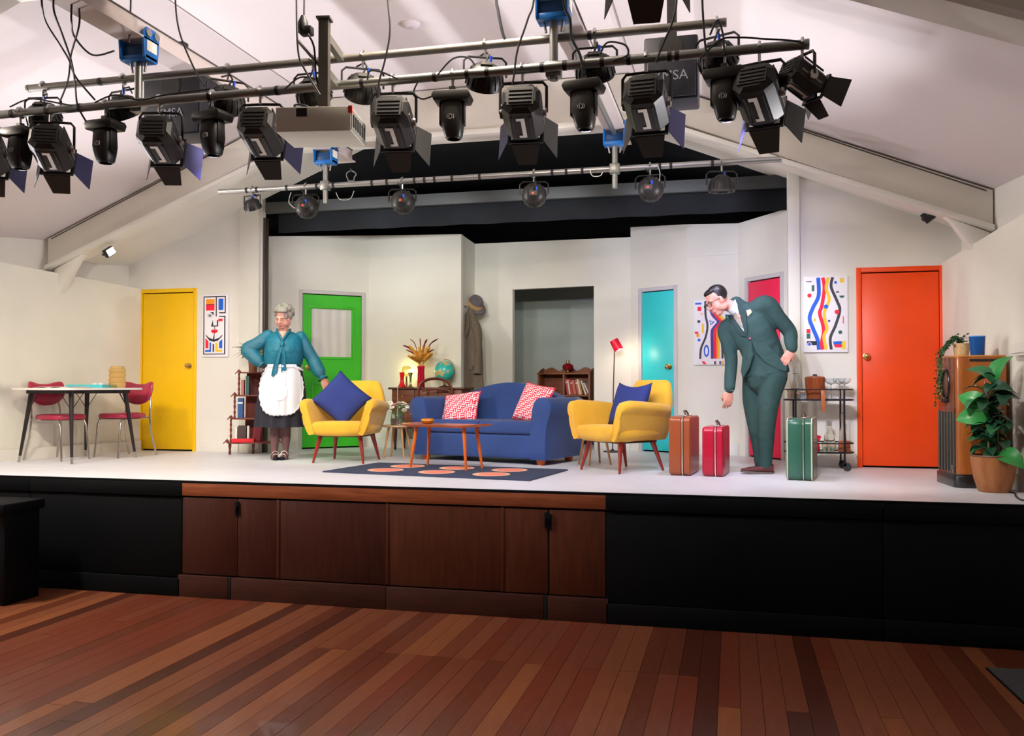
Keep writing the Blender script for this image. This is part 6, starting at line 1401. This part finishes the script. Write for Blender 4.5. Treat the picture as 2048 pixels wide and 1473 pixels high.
# ------------------------------------------------------------------ the woman in the apron
def woman():
    P = pz(560, 919); t_ = thing('person', 'woman in a teal bow blouse and white apron with one hand on her hip', 'person', (P.x, P.y, 0), azim(560))
    m_skin = mat('skin fair', '#cf9482', .5, var=.06, scale=12); m_teal = mat('teal chiffon', '#0b6379', .55, var=.10, scale=7, bump=.5, bscale=14); m_sheer = mat('teal sheer sleeve', '#147088', .6, alpha=.78, bump=.5, bscale=16)
    m_skirt = mat('black skirt', '#23232e', .85, var=.1, scale=6); m_apron = mat('white apron', '#d9d8de', .8, bump=.1, bscale=30); m_tight = mat('sheer tights', '#6b4a4c', .55); m_hair = mat('grey hair', '#8d837a', .6, var=.25, scale=30, bump=.5, bscale=60)
    Rt = (1, 0, 0); Dp = (0, 1, 0)
    HM = T(.028, -.06, 1.505) @ frame((-.42, -.80, -.34), (-.06, -.34, 1)) 
    # --- body, one continuous surface
    g = MB()
    HS = head_mass(g, HM, 1.0, .007)
    limb(g, [(.03, .0, 1.30), (.03, -.018, 1.38), (.03, -.035, 1.44)], [.062, .055, .055])
    g.loft([ring((.035, 0, z), a, b, Rt, Dp) for z, a, b in ((.82, .17, .13), (.95, .155, .125), (1.1, .165, .135), (1.2, .165, .13), (1.3, .15, .10), (1.345, .09, .07))])
    SR, ER, WR = V((-.125, .0, 1.30)), V((-.345, .05, 1.165)), V((-.185, -.03, .995))
    SL_, EL, WL = V((.205, .0, 1.29)), V((.325, .0, 1.08)), V((.435, -.06, .865))
    limb(g, [SR, lerp(SR, ER, .5), ER], [.055, .048, .040]); limb(g, [ER, lerp(ER, WR, .5), WR], [.040, .036, .026])
    limb(g, [SL_, lerp(SL_, EL, .5), EL], [.055, .048, .040]); limb(g, [EL, lerp(EL, WL, .5), WL], [.040, .036, .026])
    hand_mass(g, T(*WL) @ frame((.15, -.9, .1), (-.35, .1, .93)), -1, .35, .10, 1.0)
    hand_mass(g, T(*WR) @ frame((-.3, -.75, -.2), (-.80, -.25, .45)), 1, .75, .06, .95)
    fuse('body', g, m_skin, t_, .0062, 4)
    # --- legs in sheer tights, one surface
    g = MB()
    for s_, x0 in ((-1, -.05), (1, .055)):
        limb(g, [(x0 + s_ * .02 + .02, .02, .60), (x0 + .005, .015, .42), (x0, .015, .30), (x0 + s_ * .004, .02, .22), (x0 + s_ * .004, .02, .11), (x0, .01, .055)], [.085, .063, .056, .050, .033, .033])
        limb(g, [(x0, .03, .045), (x0 + s_ * .008 - .006, -.06, .040), (x0 + s_ * .012 - .012, -.12, .028)], [.034, .034, .024], flat=.8)
    fuse('legs', g, m_tight, t_, .008, 4)
    # --- shoes
    for s_, x0 in ((-1, -.052), (1, .057)):
        yaw = R(10 * -s_ - 6)
        SM = T(x0, 0, 0) @ RZ(yaw)
        sh = MB(); out = []
        for k in range(26):
            a = 2 * math.pi * k / 26; c_, q = math.cos(a), math.sin(a); w_ = .042 if q < 0 else .034
            out.append((w_ * c_ * (1 - .12 * max(0, -q)), -.05 + .125 * q, 0))
        sh.prism(out, (0, 0, .018), SM); so = sh.obj('shoe_sole', mat('shoe black', '#15161c', .35), t_, bevel=.004)
        up = MB(); up.loft([[(x_ * k + 0, y_ * (1 if y_ < 0 else 1), z_) for x_, y_, _ in [(p[0], p[1], 0) for p in out]] for k, z_ in ((.98, .016), (1.0, .032))], M=SM); up.obj('shoe_upper', mat('shoe black', '#15161c', .35), t_)
        for y_, z_, w_ in ((-.125, .046, .040), (-.055, .072, .042)):
            g = MB(); g.path([V((w_ * math.cos(a), y_ + .012 * math.cos(a) * s_, .018 + z_ * math.sin(a))) for a in [math.pi * k / 12 for k in range(13)]], .0075, 8, M=SM, flat=.5); g.obj('shoe_strap', mat('shoe strap white', '#e6dcd8', .4), t_)
    # --- skirt with pleats, apron in front
    rings = []; n = 72
    for z, a, b, pl in ((1.0, .182, .150, 0), (.96, .192, .160, .001), (.88, .215, .178, .004), (.75, .236, .195, .008), (.60, .250, .205, .012), (.45, .262, .212, .016), (.345, .268, .216, .019)):
        rings.append([(.025 - (1 - z) * .02 + (a + pl * math.sin(12 * t)) * math.cos(t), (b + pl * math.sin(12 * t)) * math.sin(t), z) for t in [2 * math.pi * k / n for k in range(n)]])
    MB().loft(rings, cap=True).obj('skirt', m_skirt, t_, smooth=60)
    MB().loft([ring((.026, 0, z), a, b, Rt, Dp, 40, .95) for z, a, b in ((.975, .192, .160), (1.012, .189, .157))], cap=False).obj('waistband', mat('waistband black', '#191921', .6), t_, solid=.004)
    def skirt_front(u, z, off):      # u: angle share -1..1 across the front
        f = max(0, min(1, (1.0 - z) / .655)); a = .185 + .083 * f ** .75 + off; b = .153 + .063 * f ** .75 + off + .011 * math.sin(u * 19 + 1.5 * math.sin(u * 7)) * f ** .7
        th_ = -math.pi / 2 + u * 1.12
        return V((.025 - (1 - z) * .02 + a * math.cos(th_), b * math.sin(th_), z))
    g = MB(); NU, NV = 41, 30
    def apron(u, v):
        uu = (2 * u - 1) * (.62 + .34 * min(1, v * 1.6)); bot = .475 + .27 * abs(2 * u - 1) ** 3.2
        return skirt_front(uu - .06, lerp(1.0, bot, v), .030)
    g.grid(apron, NU, NV); ap = g.obj('apron', m_apron, t_, solid=.003)
    rim = [apron(0, v / 14) for v in range(15)] + [apron(u / 40, 1) for u in range(1, 41)] + [apron(1, 1 - v / 14) for v in range(1, 15)]
    fr = [p + V((0, -.006, 0)) + V((.006 * math.sin(i * 2.2), 0, .005 * math.cos(i * 2.2))) for i, p in enumerate(rim)]
    MB().path(fr, .011, 6, flat=.6).obj('frill', m_apron, ap)
    pts = [skirt_front(-.10 + .26 * math.cos(t), .715 + .09 * math.sin(t) if math.sin(t) < 0 else .715 + .075 * math.sin(t) ** .3, .037) for t in [2 * math.pi * k / 32 for k in range(32)]]
    g = MB(); g.add(pts, [tuple(range(32))]); g.obj('pocket', m_apron, ap, solid=.004)
    MB().path([skirt_front(-.62 + 1.2 * k / 16, .985, .032) for k in range(17)], .014, 6, flat=1.4).obj('apron_band', m_apron, ap)
    MB().path([skirt_front(.5 + .5 * k / 8, .975 - .004 * k, .030) for k in range(9)], [.014, .016, .018, .02, .018, .016, .014, .012, .01], 6).obj('apron_tie', m_apron, ap)
    # --- blouse body
    g = MB()
    rr = [ring((cx, cy, z), a, b, Rt, Dp, 36, .9) for z, a, b, cx, cy in ((.985, .188, .155, .026, 0), (1.02, .200, .170, .028, -.004), (1.08, .205, .178, .032, -.012), (1.16, .205, .178, .036, -.018), (1.22, .200, .165, .038, -.014), (1.28, .196, .135, .038, -.004), (1.32, .175, .105, .036, .004), (1.345, .12, .08, .032, .010), (1.36, .075, .062, .03, .006))]
    g.loft(rr)
    g.ell((.036, -.10, 1.155), (.165, .105, .095), 20, 12)
    g.ell((-.135, 0, 1.29), (.06, .06, .055)); g.ell((.21, 0, 1.285), (.06, .06, .055))
    fuse('blouse', g, m_teal, t_, .009, 6)
    # neckline skin shows in the V
    vn = MB(); vn.grid(lambda u, v: V((.02 + (2 * u - 1) * .042 * (1 - v) , -.098 - .052 * v - .006 * (1 - (2 * u - 1) ** 2), 1.355 - .085 * v)), 9, 8); vn.obj('neck_opening', m_skin, t_, solid=.008)
    for s_ in (-1, 1):
        MB().path(spline([(.03 + s_ * .068, .02, 1.375), (.028 + s_ * .060, -.07, 1.35), (.022 + s_ * .030, -.135, 1.30), (.018, -.165, 1.245)], 5), .013, 8, flat=1.6).obj('collar_tie', m_teal, t_)
    MB().ell((.015, -.195, 1.215), (.026, .018, .032), 12, 8).obj('bow_knot', m_teal, t_)
    for x0, x1, zb, w_ in ((.0, -.065, .885, .030), (.03, .035, .93, .026)):
        g = MB(); pts = spline([(.015, -.195, 1.20), (lerp(x0, x1, .3), -.212, 1.10), (lerp(x0, x1, .7), -.205, .99), (x1, -.20, zb)], 5)
        g.grid(lambda u, v: V(pts[int(v * (len(pts) - 1))]) + V(((2 * u - 1) * (w_ * (.5 + .5 * v) if v < .96 else .006), .008 * math.sin(u * 6), (.03 * (u - .5) if v > .9 else 0))), 7, len(pts)); g.obj('bow_tail', m_teal, t_, solid=.003)
    # --- sleeves
    for nm, a, b, c_ in (('sleeve', SR, ER, WR), ('sleeve', SL_, EL, WL)):
        g = MB(); d = (c_ - b)
        limb(g, [a + V((0, 0, .01)), lerp(a, b, .5) + V((0, 0, -.01)), b, lerp(b, c_, .4), lerp(b, c_, .75), lerp(b, c_, .93)], [.068, .074, .070, .072, .066, .040], 18)
        fuse(nm, g, m_sheer, t_, .009, 6)
        ct = d.normalized(); MB().path([lerp(b, c_, .90), lerp(b, c_, 1.0)], [.038, .040], 16).obj('cuff', m_teal, t_)
        if a is SL_: MB().path([lerp(b, c_, .99), lerp(b, c_, 1.06)], [.042, .058], 16, cap=False).obj('cuff_frill', m_teal, t_, solid=.003)
    # --- hair and face
    g = MB(); r = random.Random(3)
    g.ell((0, -.03, .045), (.090, .100, .085), 20, 14, HS); g.ell((0, .035, .10), (.074, .050, .030), 14, 9, HS)
    for k in range(46):
        a = r.uniform(-2.6, 2.6); el = r.uniform(-.35, 1.2); p = V((math.sin(a) * math.cos(el) * .086, -.025 - math.cos(a) * math.cos(el) * .096, .045 + math.sin(el) * .085))
        g.ell(p, (r.uniform(.018, .028),) * 3, 8, 6, HS)
    for x in (-1, 1): g.ell((x * .080, -.005, .02), (.018, .035, .045), 10, 8, HS)
    for k in range(6): g.ell((-.06 + k * .024, .060 + .018 * math.sin(k * .65), .092), (.022, .020, .018), 8, 6, HS)
    fuse('hair', g, m_hair, t_, .007, 3)
    face_parts(t_, HS, '#b4615e', '#8d8078', closed=1)
    MB().path([WR + V((.015, -.025, -.01)), WR + V((.02, .025, .01))], .030, 12).obj('watch_strap', mat('watch black', '#22201f', .4), t_)
    return t_
woman()
# ------------------------------------------------------------------ the man in the suit
def man():
    P = pz(1524, 947); t_ = thing('person', 'man in a dark green suit and glasses bending towards the suitcases', 'person', (P.x, P.y, 0), azim(1524))
    m_skin = mat('skin pink', '#d39483', .5, var=.05, scale=12); m_suit = mat('suit green', '#2a4645', .85, var=.07, scale=5, bump=.55, bscale=9); m_suit2 = mat('suit lapel', '#253d3e', .85, var=.06, scale=5); m_shirt = mat('shirt pale', '#d7e0e2', .7); m_hair = mat('dark hair', '#141010', .45, var=.3, scale=30, bump=.35, bscale=50)
    K = .00451
    def q(px, py, y=0.0): return V(((px - 1524) * K, y, (947 - py) * K))
    HM = T(*q(1441, 606, -.15)) @ frame((-.66, -.52, -.46), (-.42, .02, 1)) 
    SLf, SRt = q(1532, 612, -.13), q(1456, 658, .02)
    ELf, WLf = q(1577, 668, -.06), q(1581, 704, -.14)
    ERt, WRt = q(1466, 722, .0), q(1463, 783, -.10)
    hip, wst, chs, upc, nck = q(1535, 742, .0), q(1527, 708, -.01), q(1510, 670, -.04), q(1492, 638, -.07), q(1476, 620, -.09)
    ax = (SLf - SRt).normalized()
    # --- body
    g = MB(); HS = head_mass(g, HM, 1.1, 0)
    limb(g, [upc, nck, lerp(nck, q(1449, 612, -.12), .6), q(1449, 612, -.12)], [.075, .060, .054, .054])
    limb(g, [hip, wst, chs, upc], [.13, .125, .135, .11])
    limb(g, [SLf, lerp(SLf, ELf, .5), ELf, lerp(ELf, WLf, .6), WLf], [.05, .045, .038, .034, .027]); limb(g, [SRt, lerp(SRt, ERt, .5), ERt, lerp(ERt, WRt, .6), WRt], [.05, .045, .038, .034, .027])
    limb(g, [chs, SLf], [.09, .045]); limb(g, [chs, SRt], [.1, .06])
    hand_mass(g, T(*WLf) @ frame((.25, -.85, .2), (.55, -.1, .8)), -1, 1.0, .04, 1.05, .8)
    hand_mass(g, T(*WRt) @ frame((.30, -.92, 0), (.12, .05, 1)), 1, .62, .10, 1.1, .9)
    fuse('body', g, m_skin, t_, .0062, 4)
    # --- trousers
    g = MB()
    L0, R0 = q(1549, 752, -.06), q(1512, 752, .08)
    limb(g, [q(1535, 735, .0), q(1530, 758, .0)], [.165, .17], 20)
    limb(g, [L0, q(1538, 800, -.07), q(1534, 845, -.09), q(1532, 885, -.07), q(1530, 918, -.05), q(1529, 931, -.04)], [.118, .098, .078, .070, .064, .066], 18)
    limb(g, [R0, q(1507, 800, .07), q(1511, 845, .04), q(1517, 885, .06), q(1521, 915, .07), q(1522, 928, .07)], [.112, .092, .074, .064, .060, .060], 18)
    fuse('trousers', g, m_suit, t_, .010, 5)
    # --- shoes: long leather shoes, toes to the left
    for nm, hx, y0, lift in (('left', 1534, -.055, .0), ('right', 1536, .075, .0)):
        b = q(hx, 947, y0); yaw = R(196 if nm == 'left' else 176)
        SM = T(b.x, b.y, 0) @ RZ(yaw)
        prof = [(-.045, .030, .075), (-.03, .036, .085), (.03, .037, .085), (.08, .036, .068), (.13, .041, .052), (.18, .040, .042), (.215, .030, .034), (.232, .015, .028)]
        g = MB(); g.loft([[(x_, w_ * math.copysign(abs(math.cos(a)) ** .7, math.cos(a)), .016 + max(0, x_ - .1) * .12 * (nm == 'left') + (h_ - .016) * (.5 + .5 * math.sin(a)) if math.sin(a) > -.99 else .016) for a in [2 * math.pi * k / 18 for k in range(18)]] for x_, w_, h_ in prof], M=SM); g.obj('shoe_upper', mat('brown suede', '#5c2a2a', .6, var=.1, scale=20), t_, smooth=60)
        so = MB(); out = []
        for k in range(30):
            a = 2 * math.pi * k / 30; out.append((.092 + .145 * math.cos(a), (.040 if math.cos(a) > 0 else .036) * math.copysign(abs(math.sin(a)) ** .7, math.sin(a)), 0))
        so.prism([(x_, y_, max(0, x_ - .1) * .12 * (nm == 'left')) for x_, y_, _ in out], (0, 0, .018), SM); so.obj('shoe_sole', mat('sole grey', '#6a5c5a', .6), t_)
    # --- jacket: torso and sleeves
    g = MB(); side = lambda s_: s_
    def jr(c, a, b, tang, e=.85):
        tg = V(tang).normalized(); u = (ax - tg * ax.dot(tg)).normalized(); f = tg.cross(u); return ring(c, a, b, u, f, 36, e)
    sp_ = [q(1533, 752, .0), q(1531, 735, -.005), q(1527, 712, -.01), q(1519, 690, -.02), q(1509, 668, -.035), q(1499, 648, -.05), q(1490, 632, -.06), q(1481, 622, -.075)]
    tg = [sp_[min(i + 1, 7)] - sp_[max(i - 1, 0)] for i in range(8)]
    dims = [(.205, .165), (.195, .155), (.178, .142), (.178, .142), (.192, .145), (.195, .130), (.165, .105), (.095, .075)]
    g.loft([jr(c_, a, b, t__) for c_, (a, b), t__ in zip(sp_, dims, tg)])
    limb(g, [q(1496, 640, -.055), q(1484, 622, -.07), q(1477, 611, -.075)], [.10, .082, .066], 18)
    limb(g, [q(1500, 640, -.06), SLf + V((.0, 0, -.01)), lerp(SLf, ELf, .5), ELf, lerp(ELf, WLf, .55), WLf + V((0, 0, .012))], [.09, .082, .072, .064, .058, .050], 18)
    limb(g, [q(1495, 650, -.03), SRt + V((0, 0, .0)), lerp(SRt, ERt, .5), ERt, lerp(ERt, WRt, .6), WRt + V((0, 0, .015))], [.09, .075, .066, .058, .053, .048], 18)
    jacket = fuse('jacket', g, m_suit, t_, .0095, 6)
    jk = jacket
    from mathutils.bvhtree import BVHTree
    tree = BVHTree.FromPolygons([v.co for v in jk.data.vertices], [tuple(p.vertices) for p in jk.data.polygons])
    def sf(px, py, off=.004, dflt=-.2):
        p = q(px, py, -1.0); hit = tree.ray_cast(p, V((0, 1, 0)))
        return q(px, py, (hit[0].y if hit[0] is not None else dflt) - off)
    def patch(c4, name, m, off=.004, th=.006, n=7):
        g = MB(); a, b, c_, d = c4
        ys = [sf(*k_).y for k_ in c4]; y_m = min(ys) + .06
        def f(u, v):
            px = (a[0] * (1 - u) + b[0] * u) * (1 - v) + (d[0] * (1 - u) + c_[0] * u) * v; py = (a[1] * (1 - u) + b[1] * u) * (1 - v) + (d[1] * (1 - u) + c_[1] * u) * v
            p = sf(px, py, off); return p if p.y < y_m else q(px, py, y_m)
        g.grid(f, n, n); return g.obj(name, m, t_, solid=th, smooth=60)
    # jacket skirts (cut-away fronts)
    for pts in ([q(1493, 690, -.10), q(1506, 688, -.17), q(1510, 712, -.18), q(1503, 738, -.16), q(1490, 760, -.12), q(1487, 745, -.05)], [q(1507, 690, -.175), q(1530, 690, -.19), q(1572, 735, -.15), q(1570, 746, -.14), q(1555, 742, -.17), q(1530, 728, -.19), q(1514, 708, -.185)]):
        g = MB(); g.add(pts, [tuple(range(len(pts)))]); g.obj('jacket_front', m_suit, t_, solid=.012, smooth=60)
    for px, py in ((1503, 682), (1507, 704)): MB().lathe([(0, 0), (.009, 0), (.009, .006), (0, .007)], 12, M=T(*sf(px, py, .012)) @ RX(R(90))).obj('button', mat('button crimson', '#a0324a', .4), t_)
    # collar stand, shirt V, tie, lapels
    c0, c1 = q(1479, 622, -.085), q(1461, 611, -.11)
    MB().path([lerp(c0, c1, -.1), lerp(c0, c1, .35), lerp(c0, c1, .7)], [.074, .069, .064], 20).obj('shirt_collar', m_shirt, t_)
    patch([(1466, 622), (1478, 616), (1493, 668), (1484, 664)], 'shirt_front', m_shirt, .003)
    patch([(1468, 628), (1474, 626), (1490, 662), (1480, 654)], 'tie', mat('tie olive', '#8b887c', .5), .012)
    MB().ell(sf(1470, 625, .012), (.020, .014, .018), 12, 8).obj('tie_knot', mat('tie olive', '#8b887c', .5), t_)
    patch([(1475, 602), (1483, 606), (1494, 634), (1483, 634)], 'lapel', m_suit2, .012, .008); patch([(1483, 634), (1496, 628), (1498, 674), (1494, 674)], 'lapel', m_suit2, .014, .008)
    patch([(1460, 636), (1467, 634), (1498, 678), (1486, 676)], 'lapel', m_suit2, .014, .008)
    patch([(1496, 627), (1504, 625), (1507, 631), (1499, 639)], 'pocket_square', mat('pocket square', '#e2b78e', .7, var=.2, scale=30), .010)
    patch([(1533, 698), (1552, 686), (1554, 691), (1538, 703)], 'pocket_flap', m_suit2, .006)
    for w_, e_ in ((WLf, ELf), (WRt, ERt)):
        d = (w_ - e_).normalized(); MB().path([w_ - d * .01, w_ + d * .012], [.040, .039], 16).obj('shirt_cuff', m_shirt, t_)
    # hair, face, glasses
    g = MB(); 
    g.ell((0, -.027, .046), (.0765, .089, .080), 20, 14, HS); g.ell((0, .022, .088), (.060, .050, .028), 14, 10, HS); g.ell((-.010, .046, .086), (.046, .022, .014), 12, 8, HS)
    for x in (-1, 1): g.ell((x * .069, -.025, .03), (.012, .045, .05), 10, 8, HS)
    fuse('hair', g, m_hair, t_, .006, 3)
    face_parts(t_, HS, '#b8655f', '#2a211f', closed=.8)
    gl = MB()
    mg = mat('glasses black', '#191718', .3)
    for x in (-1, 1):
        MB().path([(x * .031 + .024 * math.copysign(abs(math.cos(a)) ** .6, math.cos(a)), .104, .002 + .017 * math.copysign(abs(math.sin(a)) ** .6, math.sin(a))) for a in [2 * math.pi * k / 20 for k in range(20)]], .0024, 6, loop=True, cap=False, M=HS).obj('glasses_rim', mg, t_)
        MB().path([(x * .055, .103, .006), (x * .074, .07, .008), (x * .078, .0, .006), (x * .076, -.02, -.004)], .0022, 6, M=HS).obj('glasses_temple', mg, t_)
    MB().path([(-.007, .106, .004), (0, .109, .006), (.007, .106, .004)], .0022, 6, M=HS).obj('glasses_bridge', mg, t_)
    return t_
man()
